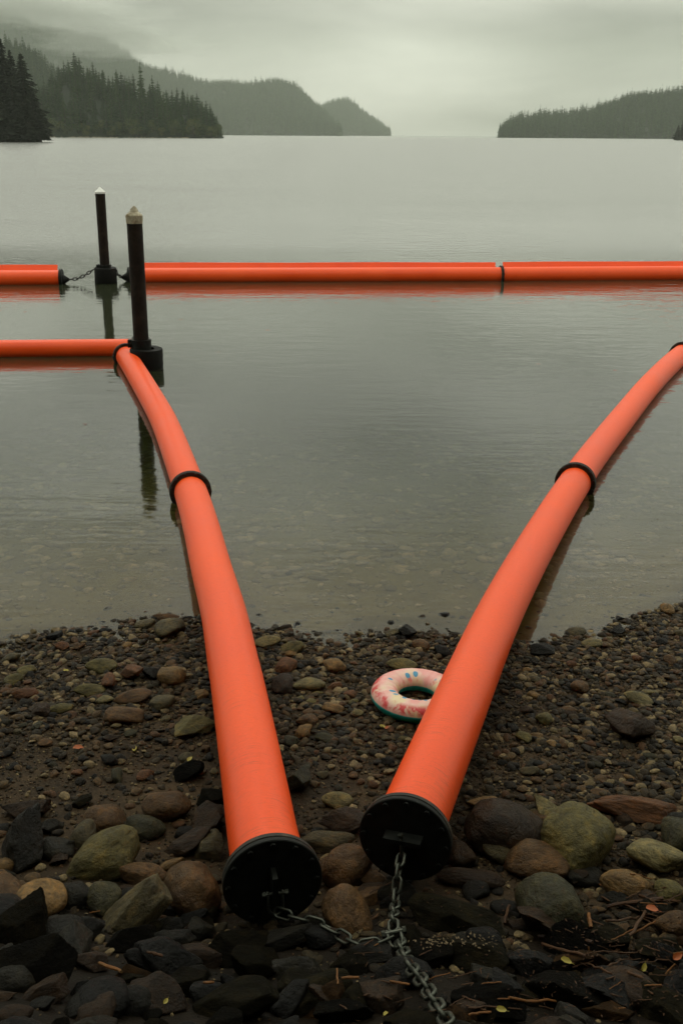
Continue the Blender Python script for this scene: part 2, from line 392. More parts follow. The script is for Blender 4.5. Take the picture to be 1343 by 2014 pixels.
# rings left by the drizzle
rv = nd(nt, 'ShaderNodeTexVoronoi'); rv.inputs['Scale'].default_value = 1.6; nt.links.new(mapping(nt, gp, (1, 1, 0)), rv.inputs['Vector'])
ring = mth(nt, 'MULTIPLY', mth(nt, 'SINE', mth(nt, 'MULTIPLY', rv.outputs['Distance'], 150.0)), mrange(nt, rv.outputs['Distance'], 0.03, 0.13, 0.0009, 0.0))
rc = nd(nt, 'ShaderNodeSeparateColor'); nt.links.new(rv.outputs['Color'], rc.inputs[0])
hgt = mth(nt, 'ADD', hgt, mth(nt, 'MULTIPLY', ring, mth(nt, 'GREATER_THAN', rc.outputs[0], 0.66)))
bp = nd(nt, 'ShaderNodeBump'); bp.inputs['Strength'].default_value = 1.0; bp.inputs['Distance'].default_value = 1.0; nt.links.new(hgt, bp.inputs['Height'])
rgh = mrange(nt, sx.outputs['Y'], 25, 36, 0.06, 0.24)
gl = nd(nt, 'ShaderNodeBsdfGlossy'); gl.inputs['Color'].default_value = (1.0, 1.0, 0.99, 1); nt.links.new(rgh, gl.inputs['Roughness']); nt.links.new(bp.outputs[0], gl.inputs['Normal'])
rf = nd(nt, 'ShaderNodeBsdfRefraction'); rf.inputs['IOR'].default_value = 1.33; rf.inputs['Roughness'].default_value = 0.0; nt.links.new(bp.outputs[0], rf.inputs['Normal'])
silt = nd(nt, 'ShaderNodeBsdfDiffuse'); nt.links.new(mixc(nt, mrange(nt, sx.outputs['Y'], 8, 14, 0, 1), (0.118, 0.090, 0.018), (0.130, 0.155, 0.080)), silt.inputs['Color'])
body = nd(nt, 'ShaderNodeMixShader'); nt.links.new(mth(nt, 'ADD', mrange(nt, sx.outputs['Y'], 7.0, 10.5, 0.14, 0.03), mrange(nt, sx.outputs['Y'], 12.5, 19, 0.0, 0.16)), body.inputs[0])   # silt stirred up along the shore
nt.links.new(rf.outputs[0], body.inputs[1]); nt.links.new(silt.outputs[0], body.inputs[2])
fr = nd(nt, 'ShaderNodeFresnel'); nt.links.new(mrange(nt, sx.outputs['Y'], 9, 17, 1.38, 1.56), fr.inputs['IOR']); nt.links.new(bp.outputs[0], fr.inputs['Normal'])
rfl = mth(nt, 'MINIMUM', fr.outputs[0], mrange(nt, sx.outputs['Y'], 24, 60, 0.75, 0.60))   # wind-ruffled water never mirrors fully
ms = nd(nt, 'ShaderNodeMixShader'); nt.links.new(rfl, ms.inputs[0]); nt.links.new(body.outputs[0], ms.inputs[1]); nt.links.new(gl.outputs[0], ms.inputs[2])
nt.links.new(ms.outputs[0], out.inputs['Surface'])
ab = nd(nt, 'ShaderNodeVolumeAbsorption'); ab.inputs['Color'].default_value = (0.42, 0.60, 0.36, 1); ab.inputs['Density'].default_value = 2.0
nt.links.new(ab.outputs[0], out.inputs['Volume'])
wx = graded(-6000, 6000, -6, 8, 2.0, 1.6); wy = graded(2.0, 9600, 4.0, 34, 2.0, 1.6)
wy = [v for v in wy if v > 3.5]
VW = np.array([(x, y, 0.0) for y in wy for x in wx], np.float32)
idx = np.arange(len(wx) * len(wy)).reshape(len(wy), len(wx))
water = link('water', mesh_np('water', VW, np.stack([idx[:-1, :-1], idx[:-1, 1:], idx[1:, 1:], idx[1:, :-1]], -1).reshape(-1, 4)), m)
tag(water, 'calm grey green lake water under an overcast sky', 'water', kind='structure')

# ================================================================== trees
def conifer_mesh(name, seed, levels, per, cards, h=1.0, w=0.20, bare=0.06, ragged=0.35, pw=0.85):
    """crown of drooping sprays, height 1; returns mesh of many small triangles"""
    rg = random.Random(seed); V = []; Fc = []
    lean = (rg.uniform(-.02, .02), rg.uniform(-.02, .02))
    for L in range(levels):
        t = (L + rg.random() * 0.8) / levels
        z = bare + (1 - bare) * t
        rad = w * (1 - t) ** pw * (1.0 if t > 0.12 else 0.7 + 2.5 * t) * rg.uniform(1 - ragged, 1 + ragged * 0.5) + 0.006
        ph = rg.uniform(0, 6.28)
        for k in range(per):
            if rg.random() < 0.12: continue
            a = ph + 6.283 * k / per + rg.uniform(-.35, .35); r = rad * rg.uniform(0.6, 1.15)
            d = Vector((math.cos(a), math.sin(a), 0)); side = Vector((-d.y, d.x, 0))
            droop = rg.uniform(0.12, 0.5)
            for c in range(cards):
                s0 = (c + 0.0) / cards; s1 = min(1.0, (c + 1.35) / cards)
                p0 = d * (r * s0); p1 = d * (r * s1)
                zz0 = z - droop * r * s0 ** 1.5 + rg.uniform(-.006, .006); zz1 = z - droop * r * s1 ** 1.5 - rg.uniform(0, .012)
                hw = (0.30 * r * (1 - 0.55 * s0) + 0.004) * rg.uniform(0.6, 1.2)
                b0 = len(V)
                V += [(p0.x + lean[0] * z + side.x * hw, p0.y + lean[1] * z + side.y * hw, zz0 - rg.uniform(0, .022)),
                      (p0.x + lean[0] * z - side.x * hw, p0.y + lean[1] * z - side.y * hw, zz0 - rg.uniform(0, .022)),
                      (p1.x + lean[0] * z + rg.uniform(-1, 1) * hw * .5, p1.y + lean[1] * z, zz1)]
                Fc.append((b0, b0 + 1, b0 + 2))
                V += [(p0.x * 0.9, p0.y * 0.9, zz0 + hw * .5), (p1.x + side.x * hw * .4, p1.y + side.y * hw * .4, zz1), (p0.x, p0.y, zz0 - hw * 1.1)]
                Fc.append((b0 + 3, b0 + 4, b0 + 5))
    b0 = len(V)                                         # leader
    V += [(0.006, 0, .965), (-.006, 0.003, .965), (0, -.005, .965), (lean[0], lean[1], 1.012)]
    Fc += [(b0, b0 + 1, b0 + 3), (b0 + 1, b0 + 2, b0 + 3), (b0 + 2, b0, b0 + 3)]
    return mesh_np(name, V, Fc, False)
def trunk_mesh(name, n=7):
    mb = MB(); mb.tube([(0, 0, -0.03), (0, 0, 0.2), (0.003, 0, 0.6), (0, 0, 0.96)], [0.017, 0.014, 0.009, 0.002], n); return mesh_py(name, mb.v, mb.f)
def broadleaf_mesh(name, seed, n):
    rg = random.Random(seed); V = []; Fc = []
    lobes = [(Vector((rg.uniform(-.25, .25), rg.uniform(-.25, .25), rg.uniform(.42, .85))), rg.uniform(.14, .26)) for _ in range(9)] + [(Vector((rg.uniform(-.3, .3), rg.uniform(-.3, .3), rg.uniform(.2, .4))), rg.uniform(.14, .22)) for _ in range(5)]
    for i in range(n):
        c, r = rg.choice(lobes)
        d = Vector((rg.gauss(0, 1), rg.gauss(0, 1), rg.gauss(0, 1))).normalized() * r * rg.uniform(.55, 1.08)
        p = c + d; s = rg.uniform(.018, .040)
        a = Vector((rg.gauss(0, 1), rg.gauss(0, 1), rg.gauss(0, 1))).normalized(); u = a.orthogonal().normalized() * s; v = a.cross(u).normalized() * s
        b0 = len(V); V += [p + u, p - u * .6 + v, p - u * .6 - v]; Fc.append((b0, b0 + 1, b0 + 2))
    return mesh_np(name, [tuple(v) for v in V], Fc, False)
def limbs_mesh(name, seed):
    rg = random.Random(seed); mb = MB(); mb.tube([(0, 0, -.03), (0.01, 0, .25), (0, .01, .6)], [.028, .022, .012], 7)
    for k in range(6):
        a = rg.uniform(0, 6.28); z0 = rg.uniform(.18, .45); r = rg.uniform(.15, .28)
        mb.tube([(0, 0, z0), (math.cos(a) * r * .5, math.sin(a) * r * .5, z0 + .14), (math.cos(a) * r, math.sin(a) * r, z0 + .3)], [.012, .008, .003], 5)
    return mesh_py(name, mb.v, mb.f)
trunkM = trunk_mesh('trunk'); trunkM.materials.append(mat_bark)
CON_N = [conifer_mesh('fir_crown', 100 + k, 54, 9, 5, w=0.19, bare=0.05) for k in range(3)]
CON_F = [conifer_mesh('fir_crown_far', 200 + k, 26, 6, 2, w=0.15 + 0.02 * (k % 3), bare=0.04, ragged=0.45, pw=(0.62, 0.8, 0.7)[k % 3]) for k in range(6)]
CON_D = [conifer_mesh('fir_crown_distant', 300 + k, 12, 5, 1, w=0.20 + 0.02 * (k % 3), bare=0.0, ragged=0.4, pw=(0.6, 0.75)[k % 2]) for k in range(5)]
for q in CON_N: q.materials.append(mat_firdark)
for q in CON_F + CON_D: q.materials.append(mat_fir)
BRD = [broadleaf_mesh('leafy_crown', 400 + k, 900) for k in range(3)]
LMB = [limbs_mesh('limbs', 500 + k) for k in range(3)]
for q in BRD: q.materials.append(mat_leafy)
for q in LMB: q.materials.append(mat_bark)
def tree(name, crown, loc, h, wide, label, group=None, trunk=None, rz=None):
    t = empty(name, loc, random.uniform(0, 6.28) if rz is None else rz); t.scale = (h * wide, h * wide, h)
    link('crown', crown, None, t); link('trunk', trunk or trunkM, None, t)
    tag(t, label, 'tree', group); return t

def ridge_hill(name, sil, dist, front, tree_h, label, extra_back=700, cut=(None, None), nv=14, seed=1.0):
    """a wooded hill whose tree tops reach the silhouette; returns sampler(px, v) -> ground point"""
    P = [at_y(x, y, dist) for x, y in sil]
    xs = np.array([p.x for p in P]); hs = np.array([max(p.z - tree_h, 0.5) for p in P])
    X = np.linspace(xs[0], xs[-1], 110)
    Hh = np.interp(X, xs, hs)
    def pt(x, v):                                       # v 0 at the shore, 1 on the ridge, up to 2 behind
        h = float(np.interp(x, xs, hs))
        if v <= 1:
            y = front + (dist - front) * v; z = h * (v ** 0.8)
        else:
            y = dist + extra_back * (v - 1); z = h * (1 - 0.6 * (v - 1) ** 1.5)
        # rays fan out: keep the ridge where the photograph shows it
        xx = x * (y / dist)
        z += (h * 0.12 + 2) * (hnoise(x * 0.004, y * 0.004, 1.0, seed) + 0.6 * hnoise(x * 0.011, y * 0.011, 1.0, seed + 3)) * min(1, v * 3) * (1 if v < 0.85 else 0.45)
        if v <= 0: z = -2.0
        return Vector((xx, y, z))
    V = [pt(x, v) for v in np.linspace(0, 2, nv * 2) for x in X]
    idx = np.arange(len(V)).reshape(nv * 2, len(X))
    o = link(name, mesh_np(name, [tuple(v) for v in V], np.stack([idx[:-1, :-1], idx[:-1, 1:], idx[1:, 1:], idx[1:, :-1]], -1).reshape(-1, 4)), mat_hill)
    tag(o, label, 'hill', kind='structure')
    return pt, xs[0], xs[-1]

# --- geometry-node scatter for masses nobody could count
def scatter_object(name, pts, rots, scls, ids, protos, label, cat):
    me = bpy.data.meshes.new(name); me.vertices.add(len(pts)); me.vertices.foreach_set('co', np.asarray(pts, np.float32).ravel())
    for nm, arr, ty in (('srot', rots, 'FLOAT_VECTOR'), ('sscl', scls, 'FLOAT_VECTOR')):
        a = me.attributes.new(nm, ty, 'POINT'); a.data.foreach_set('vector', np.asarray(arr, np.float32).ravel())
    a = me.attributes.new('sid', 'INT', 'POINT'); a.data.foreach_set('value', np.asarray(ids, np.int32))
    pc = bpy.data.collections.new(name + '_source')
    for k, pm in enumerate(protos):
        po = bpy.data.objects.new('%s_source_%02d' % (name, k), pm); pc.objects.link(po)
    o = link(name, me)
    ng = bpy.data.node_groups.new(name + '_nodes', 'GeometryNodeTree')
    ng.interface.new_socket('Geometry', in_out='INPUT', socket_type='NodeSocketGeometry'); ng.interface.new_socket('Geometry', in_out='OUTPUT', socket_type='NodeSocketGeometry')
    gi = ng.nodes.new('NodeGroupInput'); go = ng.nodes.new('NodeGroupOutput')
    ci = ng.nodes.new('GeometryNodeCollectionInfo'); ci.inputs['Collection'].default_value = pc; ci.inputs['Separate Children'].default_value = True; ci.inputs['Reset Children'].default_value = True
    ip = ng.nodes.new('GeometryNodeInstanceOnPoints'); ip.inputs['Pick Instance'].default_value = True
    def attr(nm, ty):
        n = ng.nodes.new('GeometryNodeInputNamedAttribute'); n.data_type = ty; n.inputs['Name'].default_value = nm; return n.outputs['Attribute']
    er = ng.nodes.new('FunctionNodeEulerToRotation')
    ng.links.new(attr('srot', 'FLOAT_VECTOR'), er.inputs[0]); ng.links.new(er.outputs[0], ip.inputs['Rotation'])
    ng.links.new(attr('sscl', 'FLOAT_VECTOR'), ip.inputs['Scale']); ng.links.new(attr('sid', 'INT'), ip.inputs['Instance Index'])
    ng.links.new(gi.outputs[0], ip.inputs['Points']); ng.links.new(ci.outputs[0], ip.inputs['Instance']); ng.links.new(ip.outputs[0], go.inputs[0])
    md = o.modifiers.new('scatter', 'NODES'); md.node_group = ng
    return tag(o, label, cat, kind='stuff')

def wood(name, pt, x0, x1, n, h0, h1, label, vmax=1.06, dense_top=0.3, protos=None, wide=1.0):
    rg = random.Random(hash(name) % 1000 if False else len(name) * 7 + n); P = []; Rr = []; S = []; I = []
    protos = protos or CON_D
    for k in range(n):
        v = rg.uniform(0.9, vmax) if rg.random() < dense_top else rg.uniform(0.004, 1.0)
        p = pt(rg.uniform(x0, x1), v); hh = rg.uniform(h0, h1)
        q_ = rg.random(); hh *= 1.25 if q_ < 0.05 else 0.62 if q_ < 0.35 else 1.0
        P.append((p.x, p.y, p.z - 1.0)); Rr.append((0, 0, rg.uniform(0, 6.28))); S.append((hh * wide * rg.uniform(1.0, 1.6),) * 2 + (hh,)); I.append(rg.randrange(len(protos)))
    return scatter_object(name, P, Rr, S, I, protos, label, 'forest')

# mountain that goes up into the cloud, upper left
S_M1 = [(-520, 30), (-300, 6), (-100, -4), (0, 6), (60, 24), (120, 42), (200, 60), (240, 86), (270, 112), (300, 128), (345, 165), (400, 215), (450, 262)]
pt, a0, a1 = ridge_hill('mountain', S_M1, 5200, 4300, 40, 'steep wooded mountain rising into low cloud at upper left', seed=2.2)
wood('mountain_forest', pt, a0, a1, 9000, 26, 46, 'misty conifer forest covering the mountain under the cloud', dense_top=0.2)
# long far hill on the left shore
S_F1 = [(150, 118), (240, 120), (300, 127), (350, 137), (400, 152), (440, 154), (500, 156), (516, 151), (550, 150), (575, 156), (592, 170), (608, 186), (628, 203), (645, 218), (662, 240), (672, 263)]
pt, a0, a1 = ridge_hill('far_hill', S_F1, 4900, 3900, 38, 'long wooded far hill dropping to the lake, left of the gap', seed=5.2)
wood('far_hill_forest', pt, a0, a1, 7500, 26, 46, 'hazy conifer forest covering the long far hill', dense_top=0.22)
S_F2 = [(560, 230), (600, 212), (630, 205), (645, 196), (662, 190), (680, 188), (695, 196), (712, 212), (730, 226), (750, 240), (762, 252), (767, 264)]
pt, a0, a1 = ridge_hill('headland_hill', S_F2, 6200, 5400, 40, 'small far wooded hump tapering to a point beside the gap', seed=8.2)
wood('headland_forest', pt, a0, a1, 3500, 28, 48, 'hazy conifer forest on the small far hump', dense_top=0.22)
# right hand hill
S_R = [(981, 264), (985, 250), (995, 234), (1005, 226), (1025, 219), (1045, 222), (1065, 213), (1100, 216), (1150, 208), (1180, 200), (1210, 190), (1240, 177), (1275, 172), (1343, 164), (1450, 150), (1600, 140), (1800, 150)]
pt, a0, a1 = ridge_hill('wooded_shore_hill', S_R, 2800, 2300, 28, 'wooded hill along the lake shore at right', seed=12.2)
wood('shore_hill_forest', pt, a0, a1, 8000, 18, 32, 'hazy conifer forest on the hill along the right shore', dense_top=0.25)
# ridge behind the left headland
S_P2 = [(-500, 10), (-200, 40), (-60, 62), (0, 74), (25, 72), (50, 86), (75, 98), (88, 108), (105, 128), (130, 150), (170, 190), (230, 240)]
pt, a0, a1 = ridge_hill('wooded_ridge', S_P2, 1900, 1600, 30, 'dark wooded ridge sloping down behind the left headland', seed=14.2)
wood('ridge_forest', pt, a0, a1, 2600, 27, 38, 'conifer forest on the ridge behind the left headland', dense_top=0.3, protos=CON_F)
# left headland: trees one can tell apart
S_P = [(70, 175), (95, 160), (110, 135), (120, 122), (145, 117), (165, 120), (185, 128), (215, 144), (245, 152), (268, 154), (290, 160), (330, 176), (355, 176), (380, 188), (405, 198), (422, 216), (434, 236), (440, 262)]
pt, a0, a1 = ridge_hill('headland', S_P, 1050, 945, 17, 'low wooded headland on the left shore', extra_back=160, seed=17.2)
rg = random.Random(5)
spots = []
for k in range(900):
    v = rg.uniform(0.04, 1.0) if rg.random() < 0.6 else rg.uniform(0.85, 1.08)
    x = rg.uniform(a0, a1 - 2)
    p = pt(x, v)
    if all((p.x - q.x) ** 2 + ((p.y - q.y) * 0.55) ** 2 > 3.5 ** 2 for q in spots): spots.append(p)
spots = spots[:296]
for k, p in enumerate(sorted(spots, key=lambda q: q.y)):
    end = min(1.0, (a1 - p.x * 1050 / p.y) / 14)
    h = rg.choice((rg.uniform(9, 14), rg.uniform(13, 19), rg.uniform(16, 22.5))) * (0.45 + 0.55 * max(end, 0.1))
    tree('fir_tree', CON_F[k % 6], (p.x, p.y, p.z - 0.6), h, rg.uniform(1.35, 2.1), 'dark green fir in the dense wood covering the left headland', 'firs of the left headland')
for px, top, lab in ((275, 120, 'tallest fir spire standing above the left headland wood'), (299, 146, 'thin tall fir just right of the tallest spire on the left headland'),
                     (360, 172, 'pointed fir standing above the lower end of the left headland wood'), (254, 148, 'slim fir top just left of the tallest spire on the left headland')):
    q = at_y(px, top, 1042); g = pt(q.x * 1050 / 1042, 0.93); tree('fir_tree', CON_F[px % 6], (q.x, 1042, g.z - 0.5), q.z - g.z, 0.95, lab)
k = 0
for px in (92, 100, 118, 131, 146, 160, 172, 190, 205, 220, 232, 247, 262, 281, 300, 318, 345, 366, 380, 392, 405, 416, 428):
    p = at_y(px, 262, 950 + 3 * (k % 3)); h = rg.uniform(8, 16) * (0.8 if px > 400 else 1)
    tree('broadleaf_tree', BRD[k % 3], (p.x, p.y, 0.3), h, rg.uniform(0.9, 1.2), 'olive green broadleaf tree at the foot of the left headland wood', 'broadleaf trees along the headland shore', LMB[k % 3]); k += 1
# pale rocks on the headland shore
mb = MB(); rg = random.Random(9)
def blob(mb, c, r, rg, flat=0.6):
    n1, n2 = 5, 4; V = []; Fc = []
    for j in range(n2 + 1):
        th = math.pi * j / n2
        for i in range(n1):
            a = 6.283 * i / n1; q = r * rg.uniform(.75, 1.15)
            V.append((c[0] + q * math.sin(th) * math.cos(a), c[1] + q * math.sin(th) * math.sin(a), c[2] + q * flat * math.cos(th)))
    for j in range(n2):
        for i in range(n1): Fc.append((j * n1 + i, (j + 1) * n1 + i, (j + 1) * n1 + (i + 1) % n1, j * n1 + (i + 1) % n1))
    mb.add(V, Fc)
for k in range(90):
    px = rg.choice((rg.uniform(135, 175), rg.uniform(180, 225), rg.uniform(270, 370), rg.uniform(95, 440))); p = at_z(px, 0, 0) if False else at_y(px, 262, 943 + rg.uniform(-2, 3))
    blob(mb, (p.x, p.y, 0.1), rg.uniform(0.4, 1.3), rg)
tag(mb.build('shore_rocks', mat_palebeach, None, False), 'pale rocks strewn along the foot of the left headland', 'rocks', kind='stuff')

# unseen firs added behind and beside the beach to shade the foreground
rgk = random.Random(21)
bank = [(-22 + 44 * (k // 2) / 20 + rgk.uniform(-.8, .8), (-8.9 if k % 2 else -13.0) + rgk.uniform(-.5, .5)) for k in range(42)]
bank += [(sx_ * rgk.uniform(8.2, 9.2) + sx_ * 2.2 * (k % 2), -2.0 + 1.5 * (k // 2) + rgk.uniform(-.3, .3)) for sx_ in (-1, 1) for k in range(8)]
for k, (x, y) in enumerate(bank):
    side_ = y > -5
    tree('fir_tree', CON_N[k % 3], (x, y, ground_z(x, y) - .2), rgk.uniform(10, 13) if side_ else rgk.uniform(21, 28), rgk.uniform(1.4, 1.6) if side_ else rgk.uniform(1.2, 1.4),
         'unseen dark fir added beside the beach to shade the boulders' if side_ else 'unseen tall dark fir added behind the beach to block sky light', 'added shade firs beside the boulders' if side_ else 'added shade firs behind the beach')

# near dark clump at the left edge
bm_ = MB(); rgb = random.Random(3); D0 = 440
for k in range(46):
    p = at_y(rgb.uniform(-110, 82), 270, D0 + rgb.uniform(-2, 14)); blob(bm_, (p.x, p.y, 0.2), rgb.uniform(1.0, 2.2), rgb, 0.7)
tag(bm_.build('rocky_bank', mat_bankrock, None, False), 'low dark rocky bank under the trees at the left edge', 'bank', kind='structure')
def near_fir(px, top, D, wide, label, k, group=None):
    q = at_y(px, top, D); return tree('fir_tree', CON_N[k % 3], (q.x, D, 0.6), q.z - 0.6, wide, label, group)
near_fir(2, 76, 446, 1.35, 'tallest black-green fir at the left edge of the lake', 0)
near_fir(42, 104, 443, 1.75, 'broad dark fir with stepped outline beside the tallest left edge fir', 1)
near_fir(-45, 92, 448, 1.5, 'dark fir reaching in past the left edge behind the tallest one', 2)
near_fir(64, 172, 441, 1.9, 'short dark fir leaning over the lake at the right end of the left bank', 2)
near_fir(22, 150, 439, 2.1, 'low bushy dark fir in front of the tall pair at the left edge', 0)
near_fir(-15, 140, 440, 2.0, 'low bushy dark fir at the very left edge of the bank', 1)
near_fir(76, 214, 442, 2.4, 'small dark shrub-like fir at the tip of the left bank', 1)
near_fir(50, 190, 438, 2.4, 'small round-bottomed dark fir low on the left bank', 2)
near_fir(10, 205, 437, 2.6, 'lowest bushy fir by the water at the left edge', 1)
near_fir(20, 98, 452, 1.5, 'dark fir filling the gap between the two tallest left edge firs', 2)
# clump at the right edge
for px, top, wd, lb, k in ((1346, 226, 1.3, 'dark fir cut off by the right edge above the far water', 0), (1334, 246, 1.9, 'small dark fir at the water beside the right edge', 1), (1362, 205, 1.2, 'tall dark fir just past the right edge of the lake', 2)):
    q = at_y(px, top, 1150); tree('fir_tree', CON_N[k], (q.x, 1150, 0.3), q.z, wd, lb)

# ================================================================== rocks: shapes
def icosphere(sub):
    t = (1 + 5 ** 0.5) / 2
    v = [(-1, t, 0), (1, t, 0), (-1, -t, 0), (1, -t, 0), (0, -1, t), (0, 1, t), (0, -1, -t), (0, 1, -t), (t, 0, -1), (t, 0, 1), (-t, 0, -1), (-t, 0, 1)]
    f = [(0, 11, 5), (0, 5, 1), (0, 1, 7), (0, 7, 10), (0, 10, 11), (1, 5, 9), (5, 11, 4), (11, 10, 2), (10, 7, 6), (7, 1, 8), (3, 9, 4), (3, 4, 2), (3, 2, 6), (3, 6, 8), (3, 8, 9), (4, 9, 5), (2, 4, 11), (6, 2, 10), (8, 6, 7), (9, 8, 1)]
    v = [np.array(q) / np.linalg.norm(q) for q in v]
    for _ in range(sub):
        cache = {}; nf = []
        def mid(a, b):
            key = (min(a, b), max(a, b))
            if key not in cache: q = v[a] + v[b]; v.append(q / np.linalg.norm(q)); cache[key] = len(v) - 1
            return cache[key]
        for a, b, c in f:
            x, y, z = mid(a, b), mid(b, c), mid(c, a); nf += [(a, x, z), (b, y, x), (c, z, y), (x, y, z)]
        f = nf
    return np.array(v), np.array(f)
ICO = {s: icosphere(s) for s in (1, 2, 3, 4)}
def rock_mesh(name, seed, sub, planes, sharp, rough, mat):
    """rounded polyhedron: soft minimum over random support planes, normalised to a unit box"""
    rg = np.random.RandomState(seed); D, Fc = ICO[sub]
    N = rg.normal(size=(planes, 3)); N /= np.linalg.norm(N, axis=1)[:, None]; N = np.vstack([N, -N[: planes // 2], rg.normal(size=(6, 3))]); N /= np.linalg.norm(N, axis=1)[:, None]
    h = rg.uniform(0.70 if sharp > 14 else 0.86, 1.08, len(N))
    q = np.maximum(D @ N.T, 1e-3) / h
    r = (q ** sharp).sum(1) ** (-1.0 / sharp)
    V = D * r[:, None]
    if rough > 0:
        o = rg.uniform(-50, 50, 3)
        for i in range(len(V)):
            p = Vector(V[i] * 1.7 + o); d = noise.noise(p) * 1.0 + 0.45 * noise.noise(p * 2.7)
            if sub >= 3: d += 0.22 * noise.noise(p * 6.1)
            V[i] *= 1 + rough * d
    V -= (V.max(0) + V.min(0)) / 2; V /= (V.max(0) - V.min(0)) / 2
    me = mesh_np(name, V, Fc, True)
    if sharp > 14 and sub >= 3:
        try: me.set_sharp_from_angle(angle=R(38))
        except Exception: pass
    me.materials.append(mat); return me
ROUND = [rock_mesh('boulder', 20 + k, 4, 14, 7.0, 0.07, mat_rock) for k in range(9)]
BLOCK = [rock_mesh('block_rock', 50 + k, 4, 8, 30.0, 0.07, mat_rock) for k in range(9)]
SLATE = [rock_mesh('slate_rock', 80 + k, 4, 9, 40.0, 0.05, mat_slate) for k in range(8)]
COBB = [rock_mesh('cobble', 110 + k, 3, 12, 8.0, 0.07, mat_rock) for k in range(10)]
PEB = [rock_mesh('pebble', 140 + k, 2, 10, 8.0, 0.06, mat_pebble) for k in range(8)]
PEBT = [rock_mesh('grit', 160 + k, 1, 10, 8.0, 0.0, mat_pebble) for k in range(5)]
BEDS = [rock_mesh('bed_stone', 170 + k, 2, 10, 7.0, 0.07, mat_bedstone) for k in range(6)]

def srgb(r, g, b): return tuple(((c / 255 + 0.055) / 1.055) ** 2.4 if c > 10 else c / 255 / 12.92 for c in (r, g, b))
# surface colours of the stones (wet)
TINT = {'brown': (0.076, 0.043, 0.018), 'grey': (0.064, 0.053, 0.027), 'olive': (0.092, 0.078, 0.028), 'tan': (0.150, 0.092, 0.036), 'dark': (0.0055, 0.0046, 0.0022),
        'slate': (0.0095, 0.0083, 0.0045), 'red': (0.090, 0.040, 0.016), 'pale': (0.130, 0.110, 0.050), 'dbrown': (0.022, 0.0125, 0.0055), 'green': (0.030, 0.028, 0.0135), 'black': (0.0028, 0.0024, 0.0014)}
PLACED = []                                       # (x, y, radius)
USED = {}
def put_rock(name, px, py, w, h, shape, tint, label, group=None, tilt=0.0, sink=0.5, roll=0.0, seed=None, cat='rock', lift=0.0, flat=0.62, zbase=None):
    """a stone whose outline in the photograph is about w x h pixels, centred on px, py"""
    if label in USED: label = ('larger ' if w > USED[label] else 'slighter ') + label
    USED[label] = w
    z = 0.1
    for _ in range(14):
        p = at_z(px, py, z); zc = depth_of(p); a = w / F * zc / 2
        al = math.atan2(CAM_Z - p.z, math.hypot(p.x, p.y))
        vis = h / F * zc / 2
        bb = vis / math.sqrt(math.sin(al) ** 2 + (flat * math.cos(al)) ** 2); c = flat * bb
        g = ground_z(p.x, p.y) if zbase is None else zbase
        z = 0.5 * z + 0.5 * (g + c * (1 - sink) + lift)
    rr = random.Random(int(px * 7 + py * 13) if seed is None else seed)
    me = {'round': ROUND, 'block': BLOCK, 'slate': SLATE, 'cobble': COBB}[shape]; me = me[rr.randrange(len(me))]
    az = math.atan2(-p.x, p.y)
    o = link(name, me, None, None, p)
    Rm = Matrix.Rotation(az, 3, 'Z') @ Matrix.Rotation(R(-tilt), 3, 'Y') @ Matrix.Rotation(R(roll), 3, 'X') @ Matrix.Diagonal((rr.choice((-1, 1)), rr.choice((-1, 1)), 1))
    o.matrix_world = Matrix.Translation(p) @ Rm.to_4x4() @ Matrix.Diagonal((a, bb, c, 1))
    k = rr.uniform(0.82, 1.18); o.color = (*[q * k for q in TINT[tint]], 1)
    PLACED.append((p.x, p.y, max(a, bb))); tag(o, label, cat, group)
    return o

